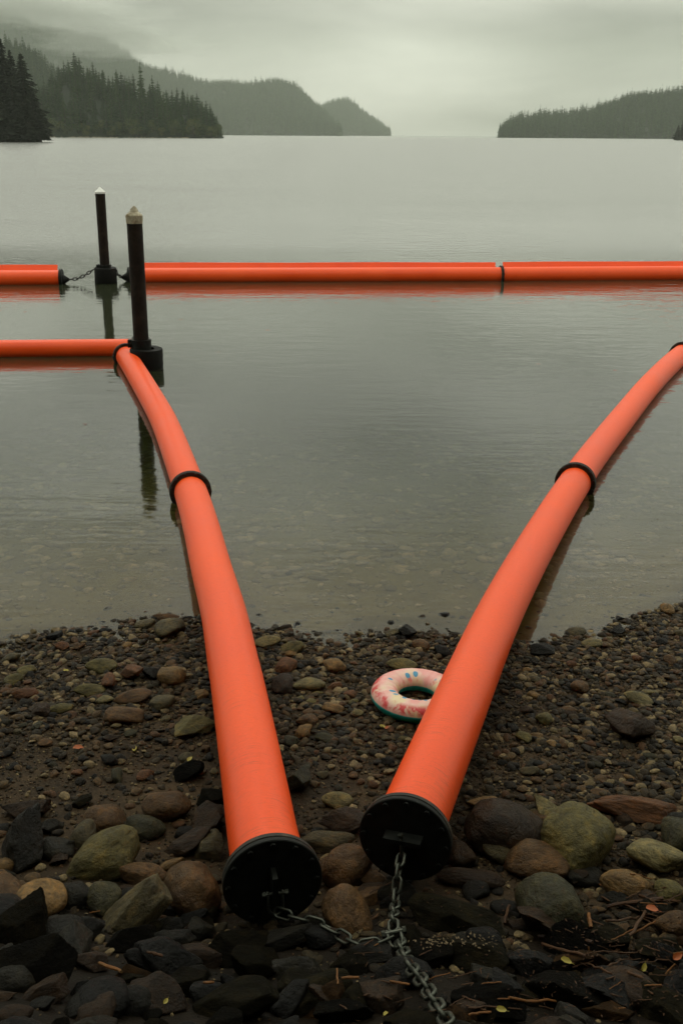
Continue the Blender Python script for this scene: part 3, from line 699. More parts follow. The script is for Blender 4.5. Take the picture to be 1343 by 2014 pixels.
B = 'boulder'; Kf = 'rocks piled across the foreground'
FG = [ # px, py, w, h, shape, tint, label, tilt
 (328, 1583, 96, 62, 'round', 'brown', 'smooth kidney-shaped brown boulder left of the left pipe at the gravel edge', 4),
 (55, 1593, 96, 40, 'block', 'dbrown', 'flat brown slab at the left edge where gravel meets boulders', 6),
 (52, 1652, 112, 118, 'block', 'dark', 'big dark angular rock with a sharp ridge at the left edge', 32),
 (163, 1644, 58, 56, 'round', 'grey', 'pitted grey cobble tucked behind the olive boulder at left', 8),
 (203, 1687, 156, 100, 'round', 'olive', 'large smooth olive boulder slanting up to the right at left', 26),
 (287, 1627, 78, 52, 'round', 'green', 'dark grey-green stone behind the large olive boulder', 3),
 (370, 1663, 104, 48, 'block', 'dbrown', 'brown ragged rock between the olive boulder and the left pipe', 12),
 (412, 1668, 62, 52, 'block', 'grey', 'grey wedge rock touching the left pipe cap', 20),
 (408, 1612, 76, 62, 'block', 'dbrown', 'rough brown rock pressed against the left pipe above its cap', 14),
 (415, 1570, 60, 44, 'slate', 'dark', 'dark splintered rock beside the left pipe on the gravel side', 10),
 (280, 1720, 104, 58, 'round', 'brown', 'grey-brown rounded boulder below the large olive boulder', -4),
 (376, 1752, 108, 130, 'round', 'brown', 'big reddish-brown boulder left of the left pipe cap', 30),
 (338, 1700, 52, 24, 'round', 'tan', 'small tan stone above the big reddish-brown boulder', 8),
 (262, 1792, 150, 98, 'block', 'grey', 'long grey-olive slab tilted up to the right at lower left', 34),
 (78, 1772, 108, 76, 'round', 'tan', 'tan sandy boulder near the left edge', -8),
 (204, 1768, 72, 74, 'round', 'green', 'dark rounded stone between tan boulder and tilted slab', 0),
 (148, 1764, 74, 56, 'round', 'slate', 'dark grey stone right of the tan sandy boulder', 0),
 (50, 1832, 124, 96, 'slate', 'dark', 'black angular rock below the tan boulder at left', 28),
 (140, 1860, 66, 104, 'block', 'slate', 'upright grey angular rock at lower left', 70),
 (12, 1762, 66, 96, 'round', 'brown', 'brown boulder cut off by the left edge', 60),
 (10, 1703, 44, 32, 'round', 'tan', 'small tan stone at the left edge under the dark ridge rock', 0),
 (325, 1856, 124, 62, 'block', 'dark', 'dark grey rock below the tilted slab at lower left', 6),
 (390, 1882, 98, 60, 'block', 'dbrown', 'brown-topped dark rock at lower centre left', 10),
 (468, 1876, 122, 74, 'slate', 'dark', 'dark slate rock under the left pipe cap', -8),
 (78, 1916, 160, 116, 'slate', 'black', 'large black rock in the lower left corner area', 10),
 (350, 1932, 126, 90, 'slate', 'dark', 'dark mossy rock at the bottom left of centre', 18),
 (186, 1992, 90, 66, 'round', 'dbrown', 'brown boulder at the bottom edge, lower left', 24),
 (28, 2000, 80, 46, 'round', 'dbrown', 'low brown stone in the bottom left corner', -8),
 (250, 1925, 90, 60, 'slate', 'dark', 'low dark rock behind the bottom left brown boulder', 4),
 (465, 1972, 172, 96, 'slate', 'slate', 'broad dark slab at the bottom edge left of centre', 6),
 (612, 1966, 172, 98, 'slate', 'slate', 'broad dark slab at the bottom edge near the centre', 12),
 (556, 1846, 130, 56, 'block', 'dark', 'flat slate rock beneath the left chain', 8),
 (682, 1703, 102, 92, 'round', 'brown', 'granular brown boulder between the two pipe caps', 0),
 (684, 1796, 106, 100, 'round', 'brown', 'brown wedge boulder between the two chains', -26),
 (642, 1655, 112, 40, 'round', 'grey', 'flat grey stone between the two pipe caps', -3),
 (672, 1612, 94, 62, 'block', 'dbrown', 'rough brown rock between the pipes above the caps', 10),
 (664, 1573, 64, 38, 'cobble', 'pale', 'pale striated cobble between the pipes', 2),
 (586, 1532, 54, 56, 'block', 'green', 'grey angular stone touching the right side of the left pipe', 20),
 (404, 1798, 52, 54, 'slate', 'slate', 'dark triangular rock under the big reddish-brown boulder', 40),
 (992, 1626, 156, 118, 'round', 'dbrown', 'large dark brown domed boulder right of the right pipe cap', -10),
 (1137, 1652, 142, 138, 'round', 'olive', 'large round olive-brown boulder, biggest of the right group', 6),
 (1242, 1588, 172, 56, 'block', 'red', 'wide flat reddish-brown slab at the gravel edge, right side', -3),
 (1076, 1597, 70, 48, 'block', 'pale', 'pale greenish stone behind the large round boulders at right', -20),
 (958, 1583, 78, 36, 'block', 'tan', 'low tan rock behind the dark domed boulder', 8),
 (986, 1668, 94, 62, 'round', 'grey', 'grey-olive stone in front of the dark domed boulder', -6),
 (1052, 1692, 134, 80, 'round', 'brown', 'brown rounded boulder in front of the largest olive one', 10),
 (1080, 1782, 140, 136, 'round', 'green', 'large dark grey-green round boulder at lower right', 0),
 (1292, 1684, 124, 72, 'round', 'pale', 'pale olive smooth boulder near the right edge', -16),
 (1330, 1647, 66, 76, 'round', 'green', 'dark grey stone at the right edge behind the pale boulder', 0),
 (1230, 1742, 104, 62, 'round', 'tan', 'tan speckled egg-shaped stone at right', -14),
 (1318, 1754, 66, 46, 'round', 'olive', 'small olive stone at the right edge beside the speckled egg stone', -6),
 (906, 1682, 60, 62, 'round', 'dbrown', 'dark brown stone beside the right pipe cap', 0),
 (926, 1727, 134, 44, 'round', 'dbrown', 'long low dark stone under the right pipe cap', 3),
 (896, 1804, 194, 76, 'slate', 'slate', 'long dark slate rock right of the hanging chain', -4),
 (926, 1884, 150, 82, 'slate', 'slate', 'dark slate slab with pale flakes behind it, right of the chain', 8),
 (1300, 1872, 104, 62, 'slate', 'slate', 'dark slate rock near the right edge among the twigs', 4),
 (1166, 1832, 68, 58, 'slate', 'slate', 'small dark slate stone right of the grey-green round boulder', -14),
 (1322, 1816, 72, 56, 'round', 'brown', 'brown stone at the right edge above the twigs', 12),
 (740, 1960, 104, 86, 'block', 'dbrown', 'brown rock at the bottom left of the lower chain', 20),
 (1110, 1942, 166, 116, 'slate', 'black', 'large black rock at lower right under the twigs', -8),
 (1190, 1985, 110, 56, 'slate', 'dbrown', 'low brown-black rock at the bottom edge, lower right', 10),
 (1300, 1978, 118, 84, 'slate', 'slate', 'dark slab in the bottom right corner', 4),
 (692, 1978, 60, 76, 'slate', 'slate', 'small dark slate beside the bottom brown rock', 50),
 (1138, 1724, 48, 44, 'block', 'dbrown', 'small angular brown stone behind the grey-green round boulder', 24),
 (840, 1880, 110, 60, 'slate', 'black', 'black crumbly rock under the chain junction', 12),
 (960, 1975, 150, 80, 'slate', 'black', 'black rock at the bottom edge right of the chain', 4),
 (730, 1876, 90, 52, 'block', 'dark', 'dark rock on which the chains meet', 6),
]
ANCHORS = []
def short_name(lb):
    wd = lb.split()
    for i, q in enumerate(wd):
        if i >= 2 and q in ('at', 'below', 'left', 'right', 'behind', 'between', 'tucked', 'beside', 'touching', 'in', 'near', 'on', 'under', 'with', 'pressed', 'cut', 'above', 'slanting', 'of', 'lying', 'by', 'where', 'tilted', 'low', 'against', 'just', 'half', 'next', 'breaking', 'standing', 'out', 'beneath', 'along', 'biggest'): wd = wd[:i]; break
    return ' '.join(wd[:7]).rstrip(',')
CW = {'brown': 'brown', 'grey': 'grey', 'olive': 'olive', 'tan': 'tan', 'dark': 'blackish', 'slate': 'slate-grey', 'red': 'rusty', 'pale': 'pale', 'dbrown': 'dark brown', 'green': 'grey-green', 'black': 'black'}
SW = {'slate': 'sharp-edged', 'block': 'blocky', 'round': 'rounded', 'cobble': 'smooth'}
def beside(px, py):
    a = min(ANCHORS, key=lambda q: (q[0] - px) ** 2 + (q[1] - py) ** 2); dx, dy = px - a[0], py - a[1]
    side = ('right of' if dx > 0 else 'left of') if abs(dx) > abs(dy) else ('below' if dy > 0 else 'above')
    return side + ' the ' + a[2]
for r_ in FG: ANCHORS.append((r_[0], r_[1], short_name(r_[6])))
for px, py, w, h, sh, ti, lb, tl in FG:
    deep = py > 1820
    put_rock('boulder' if w > 90 else 'rock', px, py, w, h, sh, ti, lb, Kf, tl, 0.36, cat='rock', flat=0.70)

CB = [ # beach cobbles: px, py, w, h, shape, tint, label, tilt
 (335, 1236, 62, 40, 'cobble', 'grey', 'round wet grey stone at the waterline left of the left pipe', 0),
 (325, 1213, 50, 17, 'cobble', 'brown', 'flat stone lying behind the round wet stone at the waterline', 0),
 (285, 1228, 44, 22, 'cobble', 'grey', 'low grey stone half in the water left of the round wet stone', 14),
 (201, 1309, 64, 34, 'cobble', 'olive', 'olive pyramid-shaped cobble on the left gravel', 0),
 (338, 1329, 58, 46, 'cobble', 'tan', 'round tan-grey cobble on the left gravel near the pipe', 0),
 (262, 1371, 78, 36, 'cobble', 'brown', 'long flat striped cobble on the left gravel', 8),
 (320, 1382, 50, 36, 'cobble', 'grey', 'grey cobble beside the long striped one', 0),
 (244, 1407, 80, 42, 'cobble', 'brown', 'brown cobble just below the long striped one', -10),
 (178, 1357, 64, 30, 'cobble', 'olive', 'flat olive cobble left of the long striped one', -4),
 (27, 1336, 40, 26, 'cobble', 'olive', 'round olive cobble near the left edge of the gravel', 0),
 (53, 1320, 38, 22, 'cobble', 'olive', 'dull olive cobble next to the round olive one at left', 0),
 (50, 1363, 52, 26, 'cobble', 'red', 'rusty brown flat cobble near the left edge of the gravel', 6),
 (207, 1376, 36, 20, 'cobble', 'pale', 'small pale cobble left of the long striped one', 14),
 (385, 1431, 84, 46, 'block', 'olive', 'broad layered olive stone beside the left pipe', 0),
 (260, 1323, 46, 36, 'block', 'red', 'reddish-topped angular stone on the left gravel', 0),
 (296, 1325, 38, 30, 'block', 'dark', 'dark angular stone beside the reddish-topped one', 0),
 (215, 1340, 28, 34, 'cobble', 'red', 'upright orange-brown cobble on the left gravel', 60),
 (120, 1393, 52, 20, 'cobble', 'olive', 'thin bent olive stone low on the left gravel', 6),
 (82, 1398, 38, 24, 'block', 'dbrown', 'dark red-brown stone low on the left gravel', 0),
 (20, 1294, 44, 20, 'cobble', 'grey', 'pale grey stone at the left edge by the water', 8),
 (123, 1270, 30, 20, 'cobble', 'red', 'orange-brown cobble near the waterline at left', 0),
 (108, 1251, 34, 18, 'block', 'black', 'black wedge stone at the waterline at left', 22),
 (185, 1246, 24, 14, 'cobble', 'red', 'small rusty stone at the waterline at left', 0),
 (208, 1241, 26, 16, 'block', 'black', 'small black stone at the waterline at left', 0),
 (575, 1274, 50, 32, 'cobble', 'olive', 'olive cobble by the water right of the left pipe', 8),
 (563, 1311, 46, 34, 'cobble', 'red', 'reddish round cobble right of the left pipe', 0),
 (658, 1308, 46, 32, 'cobble', 'tan', 'tan-topped round cobble between the pipes', 0),
 (557, 1348, 44, 44, 'cobble', 'dbrown', 'dark upright round cobble right of the left pipe', 20),
 (607, 1346, 68, 32, 'cobble', 'pale', 'pale greenish oval cobble between the pipes', -4),
 (655, 1393, 44, 26, 'cobble', 'tan', 'tan notched cobble left of the swim ring', -16),
 (604, 1416, 46, 30, 'cobble', 'brown', 'smooth brown cobble between the pipes', 0),
 (597, 1438, 36, 30, 'cobble', 'tan', 'brown cobble with a lit tan top between the pipes', 18),
 (638, 1453, 40, 24, 'cobble', 'green', 'grey-green cobble below the brown pair between the pipes', -6),
 (703, 1402, 24, 16, 'cobble', 'pale', 'small pale round cobble left of the swim ring', 0),
 (526, 1262, 56, 28, 'cobble', 'pale', 'broad pale stone at the waterline against the left pipe', 8),
 (572, 1458, 30, 26, 'cobble', 'green', 'small grey cobble against the right side of the left pipe', -20),
 (372, 1518, 62, 38, 'slate', 'black', 'black angular chip beside the left pipe on bare sand', 0),
 (230, 1526, 26, 30, 'cobble', 'green', 'small grey-green stone on the sandy patch at left', 40),
 (160, 1578, 48, 22, 'slate', 'slate', 'grey slate chip lying on the bare sand at left', 14),
 (560, 1235, 30, 16, 'block', 'dbrown', 'brown stone breaking the water right of the left pipe', 0),
 (585, 1232, 18, 16, 'block', 'black', 'black stone breaking the water right of the left pipe', 0),
 (790, 1308, 64, 32, 'cobble', 'olive', 'olive wedge stone just behind the swim ring', -4),
 (800, 1243, 34, 32, 'block', 'dark', 'dark double stone at the waterline between the pipes', -20),
 (870, 1280, 34, 24, 'cobble', 'dark', 'dark cobble left of the right pipe near the water', -8),
 (828, 1268, 36, 24, 'cobble', 'brown', 'brown cobble near the water behind the swim ring', 0),
 (772, 1246, 32, 18, 'cobble', 'grey', 'grey cobble at the waterline beside the dark double stone', 10),
 (1139, 1351, 36, 30, 'cobble', 'brown', 'round brown cobble on the right gravel', 0),
 (1254, 1374, 60, 32, 'cobble', 'pale', 'pale wedge-shaped cobble on the right gravel', -12),
 (1240, 1430, 94, 66, 'block', 'dbrown', 'big angular brown rock on the right gravel', 22),
 (1070, 1412, 36, 28, 'cobble', 'olive', 'olive cobble on the right gravel near the pipe', -12),
 (1115, 1396, 38, 18, 'cobble', 'brown', 'thin flat brown stone on the right gravel', 0),
 (1040, 1516, 40, 20, 'cobble', 'grey', 'grey pointed cobble low on the right gravel', 10),
 (1066, 1278, 50, 28, 'block', 'dark', 'dark flat stone by the water right of the right pipe', 0),
 (1130, 1244, 44, 22, 'cobble', 'grey', 'grey flat stone in the shallows right of the right pipe', 4),
 (1163, 1266, 42, 20, 'cobble', 'pale', 'pale flat stone at the waterline right of the right pipe', 0),
 (1311, 1198, 30, 24, 'cobble', 'tan', 'tan stone standing in the water near the right edge', 0),
 (1220, 1217, 20, 13, 'block', 'black', 'small black stone in the shallows at right', 0),
 (873, 1210, 24, 16, 'block', 'black', 'small black stone in the shallows left of the right pipe', 0),
 (566, 1138, 18, 14, 'block', 'black', 'lone small black stone out in the shallow water', 0),
 (768, 1226, 14, 10, 'block', 'black', 'tiny black stone breaking the water between the pipes', 0),
 (1317, 1298, 28, 24, 'cobble', 'brown', 'brown cobble near the right edge of the gravel', 0),
 (1277, 1362, 34, 13, 'cobble', 'pale', 'thin pale stone above the pale wedge cobble', 4),
 (1214, 1241, 28, 22, 'block', 'dark', 'dark stone at the waterline at right', 0),
 (1338, 1245, 26, 18, 'cobble', 'grey', 'grey stone at the right edge by the water', 0),
 (1300, 1262, 24, 20, 'block', 'dark', 'dark upright stone near the right waterline', 20),
 (1335, 1455, 26, 16, 'cobble', 'pale', 'pale cobble at the right edge of the gravel', 0),
 (612, 1380, 22, 12, 'cobble', 'olive', 'small olive cobble under the pale greenish oval one', -8),
 (1180, 1560, 40, 18, 'cobble', 'brown', 'low brown stone on the gravel behind the right boulders', 0),
]
for r_ in CB: ANCHORS.append((r_[0], r_[1], short_name(r_[6])))
for px, py, w, h, sh, ti, lb, tl in CB:
    wet = py < 1250
    put_rock('stone', px, py, w, h, sh, ti, lb, 'larger stones on the gravel beach', tl, 0.38, flat=0.6, cat='stone')
# smaller dark rocks filling the gaps of the foreground pile, and more cobbles
rg = random.Random(77); n = 0; tries = 0
while n < 95 and tries < 6000:
    tries += 1
    px, py = rg.uniform(-20, 1363), rg.uniform(1600, 2050)
    if 430 < px < 640 and 1600 < py < 1800: continue
    if 700 < px < 895 and 1560 < py < 1720: continue
    w = rg.uniform(38, 84); p = at_z(px, py, 0.3); r_ = w / F * depth_of(p) / 2
    if any((p.x - a) ** 2 + (p.y - b) ** 2 < (0.45 * c + r_ * 0.55) ** 2 for a, b, c in PLACED): continue
    low = py > 1790
    sh_, ti_ = rg.choice(('slate', 'block', 'slate') if low else ('round', 'block', 'cobble')), rg.choice(('dark', 'slate', 'black', 'dbrown') if low else ('dark', 'dbrown', 'slate', 'brown'))
    put_rock('rock', px, py, w, w * rg.uniform(.5, .85), sh_, ti_, 'small %s %s rock %s' % (CW[ti_], SW[sh_], beside(px, py)), 'small filler rocks low in the pile' if low else 'small filler stones between the boulders', rg.uniform(-25, 25), 0.72, flat=0.7)
    n += 1
n = 0; tries = 0
while n < 70 and tries < 6000:
    tries += 1
    px, py = rg.uniform(-20, 1363), rg.uniform(1775, 2060)
    if 430 < px < 640 and py < 1815: continue
    if 640 < px < 860 and 1780 < py < 1900: continue
    w = rg.uniform(60, 135); p = at_z(px, py, 0.35); r_ = w / F * depth_of(p) / 2
    if any((p.x - a) ** 2 + (p.y - b) ** 2 < (0.38 * c + r_ * 0.42) ** 2 for a, b, c in PLACED): continue
    sh_, ti_ = rg.choice(('slate', 'round', 'block', 'round', 'block')), rg.choice(('dark', 'slate', 'black', 'black', 'dbrown'))
    put_rock('rock', px, py, w, w * rg.uniform(.5, .8), sh_, ti_, '%s %s rubble rock %s' % (CW[ti_], SW[sh_], beside(px, py)), 'dark rubble along the bottom', rg.uniform(-30, 30), 0.5, flat=0.8); n += 1
n = 0; tries = 0
def pipe_near(px, py): return (lambda l, r: abs(px - l) < 70 or abs(px - r) < 75)(np.interp(py, [1250, 1660], [452, 519]), np.interp(py, [1250, 1600], [968, 815]))
while n < 85 and tries < 5000:
    tries += 1
    px = rg.uniform(-10, 1353); py = rg.uniform(1262, 1570)
    if pipe_near(px, py): continue
    dens = 0.9 if py < 1460 else 0.35
    if rg.random() > dens: continue
    w = rg.uniform(17, 34) * (0.75 + (py - 1250) / 700)
    p = at_z(px, py, 0.08); r_ = w / F * depth_of(p) / 2
    if any((p.x - a) ** 2 + (p.y - b) ** 2 < (c + r_) ** 2 for a, b, c in PLACED): continue
    side = 'left of the left pipe' if px < 480 else 'between the two pipes' if px < 900 else 'right of the right pipe'
    sh_, ti_ = rg.choice(('cobble', 'cobble', 'block')), rg.choice(('brown', 'olive', 'grey', 'tan', 'green', 'dbrown', 'red', 'dark', 'dark'))
    put_rock('stone', px, py, w, w * rg.uniform(.45, .75), sh_, ti_, 'small %s %s cobble %s' % (CW[ti_], SW[sh_], beside(px, py)), 'small cobbles ' + side, rg.uniform(-15, 15), 0.4, flat=0.6, cat='stone'); n += 1

# pebbles: far past counting
def pebbles(name, n, s0, s1, protos, label, zone, keep, seed, power=2.2, lift=0.25, under=False):
    rg = np.random.RandomState(seed); P = []; Rr = []; S = []; I = []; t = 0
    while len(P) < n and t < n * 12:
        t += 1
        x = rg.uniform(zone[0], zone[1]); y = rg.uniform(zone[2], zone[3])
        if abs(x) > 0.36 * y + 0.5: continue
        if rg.rand() > keep(x, y): continue
        s = s0 + (s1 - s0) * rg.rand() ** power
        g = ground_z(x, y)
        if under and g + s * 0.5 > -0.012: continue
        P.append((x, y, g + s * 0.5 * lift)); Rr.append((rg.uniform(-.35, .35), rg.uniform(-.35, .35), rg.uniform(0, 6.28)))
        a = s * 0.5; S.append((a * rg.uniform(.9, 1.35), a * rg.uniform(.75, 1.05), a * rg.uniform(.4, .75))); I.append(rg.randint(len(protos)))
    return scatter_object(name, P, Rr, S, I, protos, label, 'pebbles')
def beachy(x, y):
    t = float(shore(x)) - y
    if t < -0.7: return 0.0
    if t < -0.12: return 0.05 * (t + 0.7) / 0.58
    k = 0.55 + 0.75 * hnoise(x, y, 1.1, 4.4) + 0.35 * hnoise(x, y, 4.0, 2.1)
    band = float(np.interp(t, [-0.12, 0.05, 0.5, 1.5, 2.1, 2.7, 3.3], [0.45, 1.0, 1.0, 0.85, 0.45, 0.2, 0.25]))
    if x < 0.2: band = float(np.interp(t, [-0.12, 0.05, 0.5, 1.35, 1.8, 2.9, 3.3], [0.45, 1.0, 1.0, 0.8, 0.22, 0.07, 0.25]))
    if x > 0.9: band = float(np.interp(t, [-0.12, 0.05, 0.5, 1.9, 2.5, 3.3], [0.45, 1.0, 1.0, 0.9, 0.6, 0.4]))
    return max(0.03, min(1, k + 0.35)) * band
def gritty(x, y):
    t = float(shore(x)) - y
    return 0.0 if t < -0.05 else float(np.interp(t, [1.5, 2.0, 2.8, 3.0], [1.0, 0.4, 0.35, 0.1])) if x < 0.2 else 1.0 if t < 2.8 else 0.12
pebbles('beach_pebbles', 19000, 0.018, 0.066, PEB, 'mixed brown and grey wet pebbles covering the beach', (-3.2, 3.4, 3.3, 8.2), beachy, 1, 2.4)
pebbles('beach_gravel', 32000, 0.008, 0.018, PEBT, 'fine wet gravel between the pebbles', (-3.2, 3.4, 2.6, 8.2), gritty, 2, 1.5)
def bedden(x, y):
    t = y - float(shore(x))
    return 0.0 if t < 0.0 else (0.35 + 0.9 * max(0, hnoise(x, y, 0.9, 8.8) + 0.35)) * float(np.interp(t, [0, 0.4, 2, 6], [1, 0.9, 0.9, 0.6]))
pebbles('lake_bed_stones', 5200, 0.03, 0.17, BEDS, 'silt covered stones lying under the shallow water', (-4.5, 5, 6.4, 13.5), bedden, 3, 3.2, 0.15, True)

# ================================================================== orange booms
def catmull(P, n):
    P = [Vector(p) for p in P]; P = [P[0] * 2 - P[1]] + P + [P[-1] * 2 - P[-2]]; out_ = []
    for i in range(1, len(P) - 2):
        for k in range(n):
            t = k / n; a, b, c, d = P[i - 1], P[i], P[i + 1], P[i + 2]
            out_.append(0.5 * ((2 * b) + (c - a) * t + (2 * a - 5 * b + 4 * c - d) * t * t + (3 * b - a - 3 * c + d) * t ** 3))
    out_.append(P[-2]); return out_
def smooth_path(pts, it=3):
    for _ in range(it): pts = [pts[0]] + [pts[i] * 0.5 + (pts[i - 1] + pts[i + 1]) * 0.25 for i in range(1, len(pts) - 1)] + [pts[-1]]
    return pts
def pipe_mesh(name, pts, rad, n=56, u0=0.0):
    pts = [Vector(p) for p in pts]; m_ = len(pts); V = []; Fc = []; UV = []
    up = Vector((0, 0, 1)); L = [u0]
    for j in range(1, m_): L.append(L[-1] + (pts[j] - pts[j - 1]).length)
    for j in range(m_):
        t = (pts[min(j + 1, m_ - 1)] - pts[max(j - 1, 0)]).normalized(); s = t.cross(up).normalized(); w = s.cross(t)
        for i in range(n + 1):
            a = 2 * math.pi * i / n; V.append(pts[j] + (s * math.cos(a) + w * math.sin(a)) * rad)
    for j in range(m_ - 1):
        for i in range(n):
            q = (j * (n + 1) + i, j * (n + 1) + i + 1, (j + 1) * (n + 1) + i + 1, (j + 1) * (n + 1) + i); Fc.append(q); UV += [(L[k // (n + 1)], (k % (n + 1)) / n) for k in q]
    me = mesh_py(name, V, Fc, True); uv = me.uv_layers.new(name='UVMap')
    for i, q in enumerate(UV): uv.data[i].uv = q
    return me
RP = 0.16                                            # pipe radius
def bolt_ring(parent, o, ax, rad, n, size=0.014, h=0.012, mat=None, ph=0.0):
    ax = Vector(ax).normalized(); u = ax.orthogonal().normalized(); w = ax.cross(u)
    mb = MB(); mb.lathe([(0.0, h), (size, h), (size, 0)], (0, 0, 0), (0, 0, 1), 6); me = mesh_py('bolt', mb.v, mb.f, False); me.materials.append(mat or mat_black)
    q = ax.to_track_quat('Z', 'Y')
    for k in range(n):
        a = ph + 2 * math.pi * k / n
        bo = link('bolt', me, None, parent); bo.location = Vector(o) + (u * math.cos(a) + w * math.sin(a)) * rad; bo.rotation_mode = 'QUATERNION'; bo.rotation_quaternion = q
def flange_joint(parent, o, ax, rp=RP, ro=None, th=0.026):
    ro = ro or rp * 1.28; ax = Vector(ax).normalized()
    for s, nm in ((-1, 'flange'), (1, 'flange')):
        mb = MB(); off = 0.004 if s > 0 else -0.004 - th
        mb.lathe([(rp * 0.985, off), (ro - .006, off), (ro, off + .006), (ro, off + th - .006), (ro - .006, off + th), (rp * 0.985, off + th)], o, ax, 56, True)
        f = mb.build(nm, mat_ring, parent, True, 40)
        bolt_ring(f, Vector(o) + ax * s * (th + 0.004), ax * s, (rp + ro) / 2 + .004, 12, 0.011, 0.014, mat_ring)

LP = [(535, 1728, .405), (519, 1655, .40), (502, 1550, .37), (470, 1360, .295), (457.5, 1297, .265), (440.7, 1207, .215), (416, 1118, .165), (394, 1029, .125), (371, 955, .10), (332, 850, .09), (308, 800, .09), (262, 722, .09), (248, 700, .09)]
RPt = [(798, 1645, .40), (836, 1550, .385), (933, 1317, .295), (979, 1213, .235), (1034, 1108, .175), (1095, 1004, .125), (1131, 948, .10), (1163, 900, .09), (1242, 800, .09), (1284, 750, .09), (1340, 697, .09), (1410, 655, .09), (1500, 628, .09)]
def boom(name, pix, joints, label, part_labels=None):
    path = smooth_path(catmull([at_z(*q) for q in pix], 14), 12)
    return path
pathL = boom('l', LP, None, None); pathR = boom('r', RPt, None, None)
def nearest(path, px, py): return min(range(len(path)), key=lambda i: (project(path[i])[0] - px) ** 2 + (project(path[i])[1] - py) ** 2)
def end_cap(parent, o, ax, rp=RP, ro=0.213):
    ax = Vector(ax).normalized()                      # pointing out of the pipe
    mb = MB(); mb.lathe([(rp * .98, -.062), (ro - .008, -.062), (ro - .002, -.056), (ro - .002, -.036), (ro - .008, -.031), (rp * .98, -.031)], o, ax, 64, True); mb.build('backing_ring', mat_ring, parent, True, 40)
    mb = MB(); mb.lathe([(0, -.028), (ro - .004, -.028), (ro, -.024), (ro, -.004), (ro - .004, 0), (ro * .5, .0005), (0, .001)], o, ax, 64); ep = mb.build('end_plate', mat_black, parent, True, 40)
    bolt_ring(ep, Vector(o), ax, (rp + ro) / 2 + .003, 12, 0.013, 0.012, mat_black, 0.26)
def axis_at(path, i): return (path[min(i + 2, len(path) - 1)] - path[max(i - 2, 0)]).normalized()

CAPS = {}
def near_boom(path, jpix, label, key, endjoint=True):
    root = empty('floating_boom', path[0]); tag(root, label, 'boom', 'orange booms running down the beach')
    def own(o): return o
    cuts = [0] + [nearest(path, *j) for j in jpix] + [len(path) - 1]
    u = 0.0
    for a, b in zip(cuts[:-1], cuts[1:]):
        if b - a < 3: continue
        seg = path[a:b + 1]; o = link('pipe_section', pipe_mesh('pipe_section', seg, RP, 56, u), mat_orange, root)
        u += sum((seg[i + 1] - seg[i]).length for i in range(len(seg) - 1))
    ax = (path[0] - path[3]).normalized(); end_cap(root, path[0] + ax * 0.03, ax); CAPS[key] = (path[0] + ax * 0.03, ax)
    for c in cuts[1:-1]: flange_joint(root, path[c], axis_at(path, c))
    if endjoint: flange_joint(root, path[-1] - axis_at(path, len(path) - 1) * 0.03, axis_at(path, len(path) - 1))
    for ch in root.children: ch.matrix_parent_inverse = Matrix.Translation(-path[0])
    return root
boomL = near_boom(pathL, [(375, 968)], 'left bright orange pipe boom running from the boulders out to the near pile', 'L')
boomR = near_boom(pathR, [(1131, 950), (1338, 698)], 'right bright orange pipe boom curving from the boulders off the right edge', 'R', False)

def straight_boom(p0, p1, rad, n=60):
    return [Vector(p0).lerp(Vector(p1), i / n) for i in range(n + 1)]
# boom from the near pile to the left
root = empty('floating_boom', at_z(120, 690, 0.09)); base = root.location.copy()
seg = straight_boom(at_z(262, 686, .09), at_z(-420, 692, .09), RP)
link('pipe_section', pipe_mesh('pipe_section', seg, RP, 48, 6.0), mat_orange, root)
mb = MB(); d_ = (seg[0] - seg[1]).normalized(); mb.lathe([(0, .03), (RP * 1.2, .03), (RP * 1.24, .02), (RP * 1.24, 0), (RP * .98, 0)], seg[0], d_, 40); mb.build('end_plate', mat_ring, root, True, 40)
for ch in root.children: ch.matrix_parent_inverse = Matrix.Translation(-base)
tag(root, 'orange pipe boom floating from the near pile out past the left edge', 'boom')
